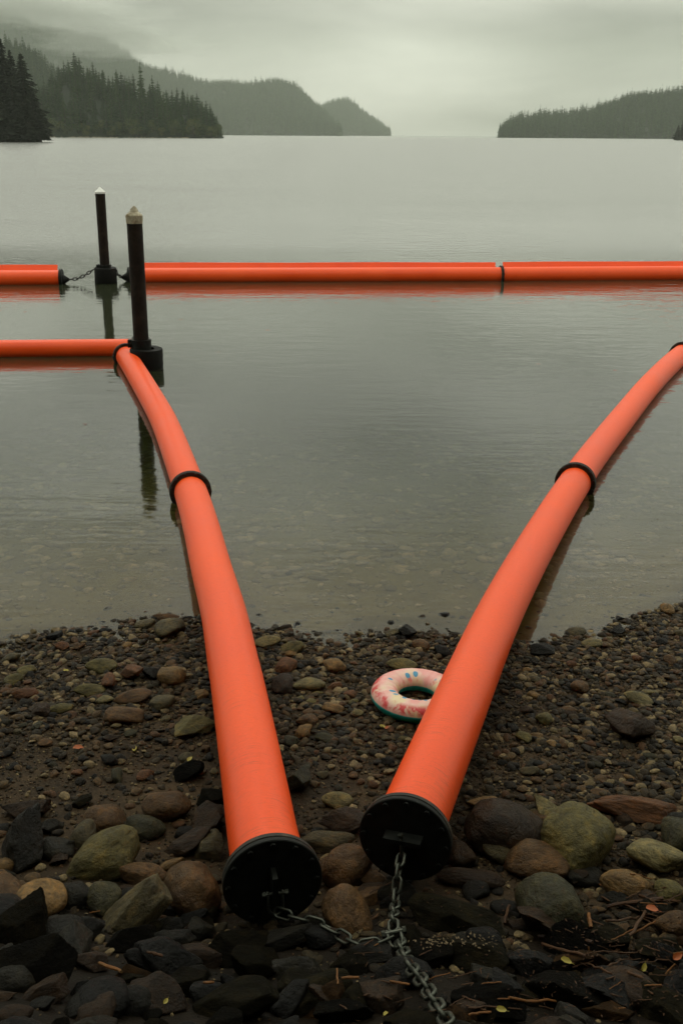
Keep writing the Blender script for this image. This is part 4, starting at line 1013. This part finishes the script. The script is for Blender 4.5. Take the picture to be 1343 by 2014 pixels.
# rear booms carry an upright orange fin behind the pipe
RB = 0.20
def rear_boom(pts, cuts, label, capat=None):
    root = empty('floating_boom', pts[0]); base = root.location.copy()
    N = [Vector(p) for p in pts]
    for a, b in zip(cuts[:-1], cuts[1:]):
        A, Bq = N[a], N[b]; d = (Bq - A).normalized(); k = max(12, int((Bq - A).length * 3)); sg = straight_boom(A, Bq, RB, k)
        link('pipe_section', pipe_mesh('pipe_section', sg, RB, 40, 8.0), mat_orange, root)
        side = Vector((-d.y, d.x, 0)); side = side if side.y > 0 else -side
        A2, B2 = A + d * 0.10, Bq - d * 0.10
        mb = MB(); th = 0.012; off = side * (RB * 0.55)
        nseg = max(6, int((B2 - A2).length / 1.2)); zt = lambda i: 0.41 + 0.006 * math.sin(i * 1.7)
        Vv = []; Ff = []
        for i in range(nseg + 1):
            p = A2.lerp(B2, i / nseg) + off + side * 0.010 * math.sin(i * 0.9)
            for s_, zz in ((-th, .10), (-th, zt(i)), (th, zt(i)), (th, .10)): Vv.append(Vector((p.x, p.y, 0)) + side * (s_ + (0.20 if zz > .2 else 0)) + Vector((0, 0, zz)))
        for i in range(nseg):
            for k in range(4): Ff.append((i * 4 + k, i * 4 + (k + 1) % 4, (i + 1) * 4 + (k + 1) % 4, (i + 1) * 4 + k))
        Ff += [(0, 1, 2, 3), tuple(nseg * 4 + k for k in (3, 2, 1, 0))]
        mb.add(Vv, Ff); fin = mb.build('fin', mat_orange, root, False)
    for c in cuts[1:-1]: flange_joint(root, N[c], (N[c + 1] - N[c - 1]), RB, RB * 1.2)
    if capat is not None:
        o, ax = capat
        mb = MB(); mb.lathe([(0, .05), (RB * 1.1, .05), (RB * 1.13, .04), (RB * 1.13, -.02), (RB * .98, -.02)], o, ax, 40); mb.build('end_plate', mat_black, root, True, 40)
        mb = MB(); mb.lathe([(0, .20), (.035, .20), (.05, .17), (.13, .05)], Vector(o) - Vector((0, 0, .02)), ax, 24); mb.build('chain_eye', mat_black, root, True, 50)
    for ch in root.children: ch.matrix_parent_inverse = Matrix.Translation(-base)
    return tag(root, label, 'boom', 'orange booms crossing the lake')
e0 = at_z(120, 548, .12); e1 = at_z(-420, 550, .12)
rear_boom([e0, e1], [0, 1], 'short rear orange boom with upright fin at the left edge', (e0, (e0 - e1).normalized()))
f0 = at_z(256, 543.5, .12); f1 = at_z(985, 541.5, .12); f2 = at_z(1700, 536.5, .12)
rear_boom([f0, f1, f2], [0, 1, 2], 'long rear orange boom with upright fin crossing the lake to the right edge', (f0, (f0 - f1).normalized()))

# ================================================================== piles
def vertical_z(px, py, P):                          # height on the vertical through P at picture height py
    lo, hi = -1, 9
    for _ in range(50):
        mid = (lo + hi) / 2
        if project((P.x, P.y, mid))[1] > py: lo = mid
        else: hi = mid
    return lo
def pile(px, py, r_, ytop, ycone, cone_mat, label, old=False):
    P = at_z(px, py, 0.0); zc_ = vertical_z(px, ycone, P); zt_ = vertical_z(px, ytop, P)
    root = empty('pile', (P.x, P.y, 0)); g = ground_z(P.x, P.y)
    mb = MB(); mb.lathe([(r_, g - 0.5), (r_, 0.3), (r_ * .995, zc_ * .6), (r_, zc_)], (0, 0, 0), (0, 0, 1), 40); s = mb.build('shaft', mat_pile, root)
    mb = MB()
    if old: prof = [(r_ * 1.06, zc_ - .01), (r_ * 1.08, zc_ + .10), (r_ * .98, zc_ + .12), (r_ * .55, zc_ + (zt_ - zc_) * .62), (r_ * .42, zc_ + (zt_ - zc_) * .78), (r_ * .16, zc_ + (zt_ - zc_) * .93), (0, zt_)]
    else: prof = [(r_ * 1.10, zc_ - .02), (r_ * 1.10, zc_ + .02), (r_ * .55, zc_ + (zt_ - zc_) * .55), (0, zt_)]
    mb.lathe(prof, (0, 0, 0), (0, 0, 1), 32)
    if old:
        for v in mb.v:
            if v.z > zc_ + .02: v.x += .012 * hnoise(v.x * 9, v.z * 9, 1, 2); v.y += .012 * hnoise(v.y * 9, v.z * 9, 1, 5)
    mb.build('cap', cone_mat, root, True, 30)
    tag(root, label, 'pile', 'piles standing in the lake'); return P, root, zc_
Pn, pileN, _ = pile(281, 722, 0.115, 404, 438, mat_oldcap, 'nearer tall dark pile with a weathered beige pointed cap', True)
Pf, pileF, _ = pile(209, 556, 0.115, 367, 379, mat_white, 'farther dark pile with a clean white cone cap')
# sliding guide floats round the piles
def guide(P, r0, r1, h0, h1, label, tiltv, sleeve):
    root = empty('pile_guide', (P.x, P.y, 0))
    mb = MB(); mb.lathe([(0.124, h0), (r1 - .01, h0), (r1, h0 + .015), (r1 * 1.0, h1 - .02), (r1 - .012, h1), (0.124, h1)], tiltv, (0.03, -0.02, 1), 48, True); mb.build('float_drum', mat_rubber, root, True, 35)
    mb = MB(); mb.lathe([(r1 * 1.005, h0 + (h1 - h0) * .42), (r1 * 1.02, h0 + (h1 - h0) * .44), (r1 * 1.005, h0 + (h1 - h0) * .46)], tiltv, (0.03, -0.02, 1), 48); mb.build('seam_band', mat_rubber, root)
    mb = MB(); mb.lathe([(0.120, h1 - .06), (0.150, h1 - .06), (0.152, h1 + sleeve), (0.120, h1 + sleeve)], (0, 0, 0), (0, 0, 1), 40, True); mb.build('sleeve', mat_black, root, True, 40)
    mb = MB(); mb.box((-0.165, -0.02, h1 + sleeve * .55), (0.06, 0.09, sleeve * .9)); mb.lathe([(0, .02), (.02, .02), (.02, 0)], (-0.165, -0.065, h1 + sleeve * .55), (0, -1, 0), 8); mb.build('bracket', mat_black, root, False)
    return tag(root, label, 'float', 'black guide floats round the piles')
guide(Pn, 0, 0.25, -0.14, 0.30, 'black drum float hugging the nearer pile where the orange booms meet', (0.07, -0.03, 0), 0.13)
guide(Pf, 0, 0.265, -0.16, 0.36, 'black drum float round the farther pile between the two rear booms', (0, 0, 0), 0.07)

# ================================================================== chains
def link_mesh(name, L, wd, wire, n=10, mat=None):
    """one chain link along X: straight sides and round ends; L and wd are outer sizes"""
    r_ = wd / 2 - wire / 2; s = L / 2 - wd / 2; pts = []
    for k in range(9):
        a = -math.pi / 2 + math.pi * k / 8; pts.append(Vector((s + r_ * math.cos(a), r_ * math.sin(a), 0)))
    for k in range(9):
        a = math.pi / 2 + math.pi * k / 8; pts.append(Vector((-s + r_ * math.cos(a), r_ * math.sin(a), 0)))
    V = []; Fc = []; m_ = len(pts)
    for j in range(m_):
        t = (pts[(j + 1) % m_] - pts[j - 1]).normalized(); w = Vector((0, 0, 1)); u = w.cross(t)
        for i in range(n):
            a = 2 * math.pi * i / n; V.append(pts[j] + (u * math.cos(a) + w * math.sin(a)) * wire / 2)
    for j in range(m_):
        for i in range(n): Fc.append((j * n + i, j * n + (i + 1) % n, ((j + 1) % m_) * n + (i + 1) % n, ((j + 1) % m_) * n + i))
    me = mesh_py(name, V, Fc); me.materials.append(mat); return me
def chain(path, L, wd, wire, label, mat=mat_galv, group=None, twist0=0.0, me=None, jitter=0.12):
    me = me or link_mesh('link', L, wd, wire, 10, mat)
    pitch = L - 2 * wire * 1.02
    pts = catmull(path, 30); D = [0.0]
    for i in range(1, len(pts)): D.append(D[-1] + (pts[i] - pts[i - 1]).length)
    def at(s):
        i = min(max(int(np.searchsorted(D, s)), 1), len(D) - 1); t = (s - D[i - 1]) / max(D[i] - D[i - 1], 1e-6); return pts[i - 1].lerp(pts[i], t)
    root = empty('chain', pts[0]); rg = random.Random(int(D[-1] * 1000)); k = 0; s = 0.0
    while s + pitch <= D[-1] + pitch * .3:
        a, b = at(s), at(min(s + pitch, D[-1])); d = (b - a).normalized(); up = Vector((0, 0, 1)) if abs(d.z) < .9 else Vector((0, -1, 0)); y = up.cross(d).normalized(); z = d.cross(y)
        Mx = Matrix((d, y, z)).transposed() @ Matrix.Rotation(twist0 + (math.pi / 2) * (k % 2) + rg.uniform(-jitter, jitter), 3, 'X')
        o = link('link', me, None, root); o.matrix_parent_inverse = Matrix.Translation(-pts[0]); o.matrix_basis = Matrix.Translation((a + b) / 2) @ Mx.to_4x4()
        s += pitch; k += 1
    return tag(root, label, 'chain', group)
def gz(p, up): return Vector((p.x, p.y, ground_z(p.x, p.y) + up))
# eyes and shackles on the two end plates
oL, aL = CAPS['L']; oR, aR = CAPS['R']
def basis(ax):
    ax = Vector(ax).normalized(); s = ax.cross(Vector((0, 0, 1))).normalized(); up = s.cross(ax); return Matrix((s, up, ax)).transposed(), s, up
mL, sL, uL = basis(aL); mR, sR, uR = basis(aR)
def child(mb, name, mat, parent, sharp=40):
    o = mb.build(name, mat, parent, True, sharp); o.matrix_parent_inverse = Matrix.Translation(-parent.location); return o
mb = MB(); mb.box(oL + aL * .04 + uL * .02, (.022, .12, .08), mL); child(mb, 'pad_eye', mat_black, boomL)
mb = MB(); mb.box(oR + aR * .035 + uR * .03, (.17, .022, .07), mR); mb.box(oR + aR * .012 + uR * .006, (.15, .05, .02), mR); child(mb, 'pad_eye', mat_black, boomR)
def shackle(c, side, down, wd, ln, wire, label, nose=True):
    """bow shackle: pin across `side`, bow hanging along `down`"""
    root = empty('shackle', c); side = Vector(side).normalized(); down = Vector(down).normalized(); pts = [c - side * wd / 2 - down * .012]
    for k in range(13):
        a = math.pi * k / 12; pts.append(c - side * math.cos(a) * wd / 2 * (1.0 + .12 * math.sin(a)) + down * (ln * .45 + math.sin(a) * ln * .55))
    pts.append(c + side * wd / 2 - down * .012)
    mb = MB(); mb.tube(pts, wire / 2, 10); o = mb.build('bow', mat_galv, root); o.matrix_parent_inverse = Matrix.Translation(-c)
    mb = MB(); mb.tube([c - side * wd * .78, c + side * wd * .78], wire * .55, 10); mb.lathe([(0, .014), (wire * .95, .014), (wire * .95, 0)], c + side * wd * .66, side, 6); mb.lathe([(0, .014), (wire * .95, .014), (wire * .95, 0)], c - side * wd * .66, -side, 6)
    o = mb.build('pin', mat_galv, root, True, 30); o.matrix_parent_inverse = Matrix.Translation(-c)
    return tag(root, label, 'shackle', 'shackles on the pipe end plates')
cL = oL + aL * .062 - uL * .005; shackle(cL, sL, Vector((0, 0, -1)) + aL * .12, .062, .10, .013, 'galvanised bow shackle hanging on the left pipe end plate')
cR = oR + aR * .058 + uR * .035; shackle(cR, (sR * .25 + uR).normalized(), Vector((0, -.25, -1)), .030, .07, .013, 'galvanised shackle bolted to the right pipe end plate')
J = gz(at_z(774, 1842, .34), .06)                     # where the chains meet
tipL = cL + (Vector((0, 0, -1)) + aL * .12).normalized() * .085
chain([tipL, at_depth(585, 1806, depth_of(tipL) - .05), at_depth(640, 1822, depth_of(tipL) - .09), gz(at_z(672, 1848, .30), .05), gz(at_z(712, 1868, .33), .05), gz(at_z(745, 1860, .34), .06), J],
      .098, .052, .0125, 'thin galvanised chain running from the left pipe end to the chain junction', mat_galv, 'chains tethering the booms', 0.9)
tipR = cR + Vector((0, -.25, -1)).normalized() * .062
chain([tipR, at_depth(783, 1715, depth_of(tipR) - .06), at_depth(777, 1775, depth_of(tipR) - .14), gz(at_z(773, 1820, .33), .09), J], .086, .054, .0145, 'galvanised chain hanging straight down from the right pipe end', mat_galv, 'chains tethering the booms', 0.4)
chain([J + Vector((.02, -.02, -.01)), gz(at_z(792, 1880, .38), .07), gz(at_z(806, 1925, .45), .08), gz(at_z(828, 1968, .5), .09), gz(at_z(852, 2008, .58), .09), gz(at_z(880, 2060, .66), .08)], .096, .060, .0165, 'heavy galvanised chain running from the junction to the bottom edge', mat_galv, 'chains tethering the booms', 0.5)
mbj = shackle(J + Vector((0, 0, .015)), Vector((1, .2, .1)), Vector((.2, -1, -.3)), .055, .07, .016, 'galvanised shackle joining the three chains on the rocks')
# chains of the far pile
dk = (e0 - e1).normalized(); q0 = e0 + dk * .20 + Vector((0, 0, -.02)); q1 = Vector((Pf.x - .25, Pf.y - .05, .33))
me_s = link_mesh('link', .14, .085, .024, 8, mat_darkchain)
chain([q0, q0.lerp(q1, .3) + Vector((0, 0, -.06)), q0.lerp(q1, .65) + Vector((0, 0, -.05)), q1], .14, .085, .024, 'dark sagging chain from the short rear boom to the farther pile', mat_darkchain, 'chains beside the farther pile', 0, me_s)
dk2 = (f0 - f1).normalized(); q2 = f0 + dk2 * .20 + Vector((0, 0, -.02)); q3 = Vector((Pf.x + .25, Pf.y - .05, .33))
chain([q3, q3.lerp(q2, .5) + Vector((0, 0, -.05)), q2], .14, .085, .024, 'dark chain from the farther pile to the long rear boom', mat_darkchain, 'chains beside the farther pile', 0, me_s)

# ================================================================== swim ring
m, nt, b = M('tie_dye_vinyl')
uv = nd(nt, 'ShaderNodeTexCoord').outputs['UV']; sp_ = nd(nt, 'ShaderNodeSeparateXYZ'); nt.links.new(uv, sp_.inputs[0])
U, Vv_ = sp_.outputs['X'], sp_.outputs['Y']           # u round the ring 0-1, v across the tube: 0 outer, .25 top, .5 inner
n1 = tnoise(nt, mapping(nt, uv, (26, 5, 1)), 1.0, 4, 0.6, 0.4); n2 = tnoise(nt, mapping(nt, uv, (9, 3, 1), (4, 2, 0)), 1.0, 3, 0.5); n3 = tnoise(nt, mapping(nt, uv, (60, 2.5, 1), (1, 7, 0)), 1.0, 3, 0.6)
k = ramp(nt, n2, [(0.38, (0.74, 0.34, 0.30)), (0.5, (0.74, 0.50, 0.40)), (0.62, (0.70, 0.58, 0.34))])
k = mixc(nt, mrange(nt, n3, 0.5, 0.75, 0, 0.5), k, (0.78, 0.44, 0.40))
def vband(a, b_, s): return mth(nt, 'MULTIPLY', mrange(nt, Vv_, a - s, a + s, 0, 1), mrange(nt, Vv_, b_ - s, b_ + s, 1, 0))
k = mixc(nt, mth(nt, 'MULTIPLY', vband(0.04, 0.17, .03), mrange(nt, n1, 0.45, 0.54, 0, 1)), k, (0.60, 0.045, 0.045))
k = mixc(nt, mth(nt, 'MULTIPLY', vband(0.36, 0.44, .02), mrange(nt, n1, 0.52, 0.62, 0, .8)), k, (0.66, 0.11, 0.10))
dots = nd(nt, 'ShaderNodeTexVoronoi'); dots.inputs['Randomness'].default_value = 0.6; nt.links.new(mapping(nt, uv, (22, 7.0, 1)), dots.inputs['Vector']); dots.inputs['Scale'].default_value = 1.0
k = mixc(nt, mth(nt, 'MULTIPLY', vband(0.24, 0.38, .01), mrange(nt, dots.outputs['Distance'], 0.30, 0.38, 1, 0)), k, (0.03, 0.25, 0.42))
k = mixc(nt, mth(nt, 'ADD', mrange(nt, Vv_, 0.012, 0.020, 1, 0), mrange(nt, Vv_, 0.497, 0.507, 0, 1), True), k, (0.010, 0.40, 0.36))
nt.links.new(k, b.inputs['Base Color']); b.inputs['Roughness'].default_value = 0.38
wr = tnoise(nt, mapping(nt, uv, (90, 1.2, 1)), 1.0, 3, 0.6); bump(nt, b, wr, 0.35, 0.008)
RR, RX, RZ = 0.202, 0.084, 0.066; V = []; Fc = []; UV = []; nu, nv = 96, 40
for i in range(nu):
    a = 2 * math.pi * i / nu; puck = 1 + 0.012 * math.sin(a * 23) + 0.008 * math.sin(a * 41 + 1)
    for j in range(nv):
        q = 2 * math.pi * j / nv; seam = 1 + 0.03 * math.exp(-((math.sin(q)) / .12) ** 2) * (1 if math.cos(q) > 0 else 0)
        inner = puck if math.cos(q) < .3 else 1 + (puck - 1) * .5
        rr = RR + RX * math.cos(q) * inner * seam; V.append((rr * math.cos(a), rr * math.sin(a), RZ * math.sin(q) * inner))
for i in range(nu):
    for j in range(nv):
        q4 = [(i, j), (i + 1, j), (i + 1, j + 1), (i, j + 1)]; Fc.append([(x % nu) * nv + y % nv for x, y in q4])
        UV += [(x / nu, (y / nv) if j < nv * .75 else y / nv - 1.0) for x, y in q4]
me = mesh_py('swim_ring', V, Fc); uvl = me.uv_layers.new(name='UVMap')
for i, q in enumerate(UV): uvl.data[i].uv = q
pr = at_z(820, 1372, .115); gr = ground_z(pr.x, pr.y)
swim = link('swim_ring', me, m, None, (pr.x, pr.y, gr + .070), (R(-1), R(-2), R(200)))
tag(swim, 'inflatable swim ring, pink and cream tie-dye with teal underside', 'swim ring')
mb = MB(); mb.lathe([(0, .018), (.009, .018), (.011, .010), (.014, 0)], (RR * math.cos(2.6), RR * math.sin(2.6), RZ * .99), (0, 0, 1), 12); v_ = mb.build('valve', mat_white, swim)

# ================================================================== leaves, twigs and splinters
def leaf_mesh(name, mat, seed):
    rg = random.Random(seed); V = [(0, 0, .04)]; n_ = 14
    for i in range(n_):
        a = 2 * math.pi * i / n_; x = math.cos(a); y = math.sin(a) * .58 * (1 - .18 * x) * (1 + .08 * (i % 2)); V.append((x, y, .42 * (abs(y) / .58) ** 1.5 * rg.uniform(.6, 1.2) + .30 * x * x * rg.uniform(.3, 1)))
    Fc = [(0, 1 + i, 1 + (i + 1) % n_) for i in range(n_)]
    b0 = len(V); V += [(1, .03, .1), (1.5, .05, .05), (1.5, -.02, .05), (1, -.04, .1)]; Fc.append((b0, b0 + 1, b0 + 2)); Fc.append((b0, b0 + 2, b0 + 3))
    me = mesh_py(name, V, Fc); me.materials.append(mat); return me
LY = [leaf_mesh('leaf', mat_leaf_y, k) for k in range(3)]; LO = [leaf_mesh('leaf', mat_leaf_o, k + 9) for k in range(2)]
from mathutils.bvhtree import BVHTree
bpy.context.view_layer.update()
BV, BF, nb_ = [], [], 0
for o in [q for q in scene.objects if q.type == 'MESH' and q.get('category') in ('rock', 'stone')] + [ground]:
    me = o.data; nv_ = len(me.vertices); co = np.empty(nv_ * 3, np.float32); me.vertices.foreach_get('co', co); co = co.reshape(-1, 3)
    k_ = len(me.polygons[0].vertices); fi = np.empty(len(me.polygons) * k_, np.int32); me.loops.foreach_get('vertex_index', fi); fi = fi.reshape(-1, k_)
    Mw = np.array(o.matrix_world); co = co @ Mw[:3, :3].T + Mw[:3, 3]
    if o is ground:
        ok = (np.abs(co[:, 0]) < 4) & (co[:, 1] > 1.5) & (co[:, 1] < 8); fi = fi[ok[fi].all(1)]
    BV.append(co); BF += (fi + nb_).tolist(); nb_ += nv_
BVH = BVHTree.FromPolygons(np.vstack(BV).tolist(), BF)
def on_view(px, py):                                 # first stone or ground met by the view ray
    loc, nor, _, _d = BVH.ray_cast(CO, ray(px, py).normalized())
    return (loc, nor if nor.z > 0 else -nor) if loc is not None else (at_z(px, py, .2), Vector((0, 0, 1)))
def put_leaf(px, py, size, kind, label, rz):
    p, nn = on_view(px, py); o = link('leaf', (LY if kind == 'y' else LO)[int(px) % 2], None, None, p + nn * .014)
    q = (nn.normalized() * .6 + Vector((0, -.35, 1)) * .4).normalized().to_track_quat('Z', 'Y') @ Euler((0, 0, rz)).to_quaternion()
    s = size * .85 / F * depth_of(p) / 2; o.rotation_mode = 'QUATERNION'; o.rotation_quaternion = q; o.scale = (s, s, s); tag(o, label, 'leaf', 'fallen leaves')
for a in ((1296, 1712, 34, 'y', 'yellow-green leaf on the pale olive boulder near the right edge', 2.2), (265, 1477, 18, 'y', 'pale yellow leaf on the gravel left of the left pipe', 1.4), (374, 1498, 17, 'y', 'yellow leaf on the gravel close to the left pipe', 1.2),
          (155, 1476, 24, 'o', 'orange leaf lying on the gravel at left', .2), (752, 1434, 16, 'y', 'small yellow leaf on the gravel below the swim ring', -.5), (762, 1436, 15, 'o', 'small orange leaf beside the yellow one below the swim ring', .4),
          (1141, 1420, 14, 'y', 'tiny pale yellow leaf on the right gravel', .8), (1282, 1793, 28, 'o', 'orange leaf among the twigs near the right edge', .1), (1110, 1895, 26, 'y', 'yellow-green curled leaf on the dark rocks at lower right', -.8),
          (986, 1990, 24, 'y', 'round yellow leaf at the bottom edge right of the chain', 0), (1262, 1900, 20, 'y', 'small yellow leaf under the twigs at right', 1.0), (1328, 1882, 26, 'o', 'brown-orange leaf at the right edge near the bottom', .3),
          (758, 2003, 16, 'y', 'tiny yellow leaf at the bottom edge beside the chain', .9), (131, 1323, 14, 'y', 'tiny green-yellow leaf on the left gravel', .3), (322, 1972, 16, 'y', 'small yellow speck of leaf on the bottom left mossy rock', .3)):
    put_leaf(*a)
def stick(name, ends, width, mat, label, group, flat=1.0, lift=.012):
    (x0, y0), (x1, y1) = ends
    a, na = on_view(x0, y0); b, nb = on_view(x1, y1)
    if (a - b).length > 2.2 * math.hypot(x1 - x0, y1 - y0) / F * depth_of(a): b = at_depth(x1, y1, depth_of(a))
    a = a + Vector((0, -.3, 1)) * lift; b = b + Vector((0, -.3, 1)) * lift; L = (b - a).length
    rg = random.Random(int(x0 * 3 + y0)); r_ = width / F * depth_of(a) / 2; pts = []; rad = []
    for i in range(7):
        t = i / 6; j = L * .025; pts.append(a.lerp(b, t) + Vector((rg.uniform(-j, j), rg.uniform(-j, j), rg.uniform(0, j)))); rad.append(r_ * rg.uniform(.75, 1.1) * (1 - .25 * abs(t - .5)))
    mb = MB(); mb.tube(pts, rad, 7); c = (a + b) / 2
    me = mesh_py(name, [v - c for v in mb.v], mb.f, False); o = link(name, me, mat, None, c); tag(o, label, 'wood', group); return o
ST = [((1058, 1847), (1162, 1856), 12, mat_wood, 'thick brown split stick lying left of the twig pile'), ((1062, 1862), (1150, 1884), 8, mat_wood, 'thin brown stick just below the thick split one'),
      ((1000, 1971), (1088, 1974), 9, mat_chip, 'long orange-brown splinter low on the black rocks'), ((1246, 1838), (1288, 1815), 5, mat_chip, 'bent straw-coloured twig near the right edge'), ((1200, 1853), (1246, 1832), 4, mat_chip, 'straw-coloured twig crossing the dark branch'),
      ((1210, 1880), (1270, 1795), 10, mat_wood, 'dark slanting branch among the twigs at right'), ((1190, 1818), (1258, 1808), 7, mat_wood, 'brown stick behind the slanting branch'), ((1190, 1786), (1300, 1772), 10, mat_wood, 'dark wet stick under the speckled egg stone'),
      ((1156, 1866), (1158, 1898), 5, mat_chip, 'short upright orange splinter left of the slanting branch'), ((1240, 1722), (1282, 1732), 4, mat_chip, 'straw twig above the speckled egg stone'), ((1156, 1800), (1160, 1828), 10, mat_chip, 'pale knobbly twig end right of the round boulder'),
      ((595, 1880), (599, 1912), 5, mat_chip, 'short orange splinter standing on the dark slab at centre'), ((662, 1910), (664, 1940), 5, mat_chip, 'upright orange splinter at bottom centre'), ((400, 1937), (422, 1936), 8, mat_chip, 'small orange chip on the bottom left rocks'),
      ((196, 1898), (240, 1916), 9, mat_chip, 'ragged orange wood piece at lower left'), ((290, 1876), (322, 1884), 9, mat_wood, 'brown bark piece at lower left'), ((178, 1799), (198, 1795), 3, mat_chip, 'tiny orange splinter at left among the stones'),
      ((766, 1934), (804, 1941), 7, mat_chip, 'orange-brown peeled stick beside the lower chain'), ((672, 1928), (706, 1926), 8, mat_chip, 'short tan chip left of the lower chain'), ((920, 2000), (964, 1994), 7, mat_chip, 'pale stick at the bottom edge right of the chain'),
      ((920, 1986), (985, 1984), 5, mat_wood, 'thin straw stick at the bottom edge right of the chain'), ((805, 1890), (855, 1950), 4, mat_wood, 'thin brown twig running beside the lower chain'), ((1266, 1942), (1298, 1941), 4, mat_chip, 'pale straw on the dark slab at lower right'),
      ((1232, 1915), (1262, 1928), 9, mat_wood, 'brown stick end at lower right'), ((1306, 1920), (1326, 1900), 5, mat_chip, 'pale splinter near the right edge'), ((1214, 1987), (1228, 1986), 4, mat_chip, 'tiny yellow straw at the bottom right'),
      ((990, 1820), (1000, 1785), 8, mat_wood, 'curved brown stick against the long slate rock'), ((1150, 1880), (1250, 1876), 4, mat_wood, 'thin level twig left of the slanting branch'), ((745, 1800), (700, 1840), 6, mat_wood, 'brown stick between the two chains'),
      ((726, 1760), (775, 1735), 3, mat_wood, 'thin twig beside the hanging chain')]
for s in ST: stick('twig', s[0:2], s[2] * .8, s[3], s[4], 'twigs and splinters among the rocks')
rg = random.Random(31); n = 0
while n < 80:
    q_ = rg.random()
    px, py = (rg.gauss(1235, 70), rg.gauss(1850, 55)) if q_ < .55 else (rg.gauss(740, 60), rg.gauss(1940, 40)) if q_ < .7 else (rg.gauss(960, 90), rg.gauss(1985, 22))
    if not (20 < px < 1335 and 1690 < py < 2012): continue
    a = rg.uniform(-.9, .9); ln = rg.uniform(14, 60)
    big = rg.random() < .35
    stick('twig', ((px, py), (px + ln * math.cos(a), py + ln * math.sin(a) * .6)), rg.uniform(1.6, 4.2), mat_chip if rg.random() < .15 else mat_wood,
          'thin loose twig ' + beside(px, py), 'loose twigs in the foreground', 1, .006); n += 1
# bark crumbs and pale flakes
mb = MB(); mbf = MB(); rg = random.Random(41)
def shard(mb, p, L, w, rg):
    a = rg.uniform(0, 6.28); d = Vector((math.cos(a), math.sin(a), rg.uniform(-.35, .35))) * L; q = Vector((-math.sin(a), math.cos(a), rg.uniform(-.3, .3))) * w; h = Vector((0, 0, w * .5))
    p = p + Vector((0, 0, w * .3)); V = [p - d, p - d * .3 + q * rg.uniform(.6, 1.2), p + d * rg.uniform(.7, 1), p + d * .2 - q * rg.uniform(.6, 1.2), p + h]
    mb.add(V, [(0, 1, 4), (1, 2, 4), (2, 3, 4), (3, 0, 4), (0, 3, 2, 1)])
for k in range(520):
    px = rg.gauss(1200, 110) if rg.random() < .6 else rg.uniform(690, 1343); py = rg.gauss(1880, 75)
    if not (640 < px < 1350 and 1690 < py < 2014): continue
    p, nn = on_view(px, py); shard(mb, p, rg.uniform(.004, .018), rg.uniform(.0012, .004), rg)
for k in range(110):
    px = rg.gauss(915, 60) if k < 85 else rg.gauss(860, 25); py = 1850 - (px - 915) * .04 + rg.gauss(0, 7)
    p, nn = on_view(px, py); shard(mbf, p, rg.uniform(.003, .010), rg.uniform(.002, .006), rg)
tag(mb.build('bark_litter', mat_wood, None, False), 'fine bark litter between the rocks at lower right', 'litter', kind='stuff')
tag(mbf.build('pale_flakes', mat_flake, None, False), 'pale flaky crumbs on the dark rock right of the chain', 'flakes', kind='stuff')

# ================================================================== air: haze over the lake, mist on the mountain
def volume(name, V, Fc, density, col, aniso, label):
    m = bpy.data.materials.new(name); m.use_nodes = True; nt = m.node_tree; nt.nodes.clear()
    o_ = nt.nodes.new('ShaderNodeOutputMaterial'); v = nt.nodes.new('ShaderNodeVolumePrincipled'); v.inputs['Density'].default_value = density; v.inputs['Color'].default_value = (*col, 1); v.inputs['Anisotropy'].default_value = aniso
    nt.links.new(v.outputs[0], o_.inputs['Volume'])
    return tag(link(name, mesh_py(name, V, Fc, True), m), label, 'haze', kind='stuff')
mx = max(abs(v) for v in gx) + 60; y0_, y1_ = min(gy) - 60, max(gy) + 60; z0_, z1_ = float(min(Z_IN)) - 1.0, 720.0
mb = MB(); mb.box((0, (y0_ + y1_) / 2, (z0_ + z1_) / 2), (2 * mx, y1_ - y0_, z1_ - z0_))
volume('haze', mb.v, mb.f, 8.5e-5, (0.90, 0.97, 0.87), 0.45, 'thin grey drizzle haze over the whole lake')
def mist(px, py, y, ax, ay, az, dens, seed, label):
    D, Fc = ICO[3]; c = at_y(px, py, y); V = []
    for d in D:
        q = 1 + 0.50 * noise.noise(Vector(d * 1.6) + Vector((seed, 0, 0))) + 0.30 * noise.noise(Vector(d * 3.6) + Vector((0, seed, 0)))
        V.append((c.x + d[0] * ax * q, c.y + d[1] * ay * q, c.z + d[2] * az * q))
    volume('mist', V, [tuple(int(i) for i in f) for f in Fc], dens, (0.95, 0.98, 0.93), 0.4, label)
rgm = random.Random(6)
for k in range(18):
    px = -90 + 350 * (k + rgm.random()) / 18; top = float(np.interp(px, [-100, 0, 60, 120, 200, 240, 270], [-6, 4, 20, 38, 56, 84, 108]))
    mist(px, top + rgm.uniform(-22, 12), 4050 + 40 * (k % 6), rgm.uniform(170, 380), 200, rgm.uniform(24, 52), rgm.uniform(0.7e-3, 1.3e-3), 1.3 + k * 2.9, 'low cloud drifting round the mountain top at upper left')
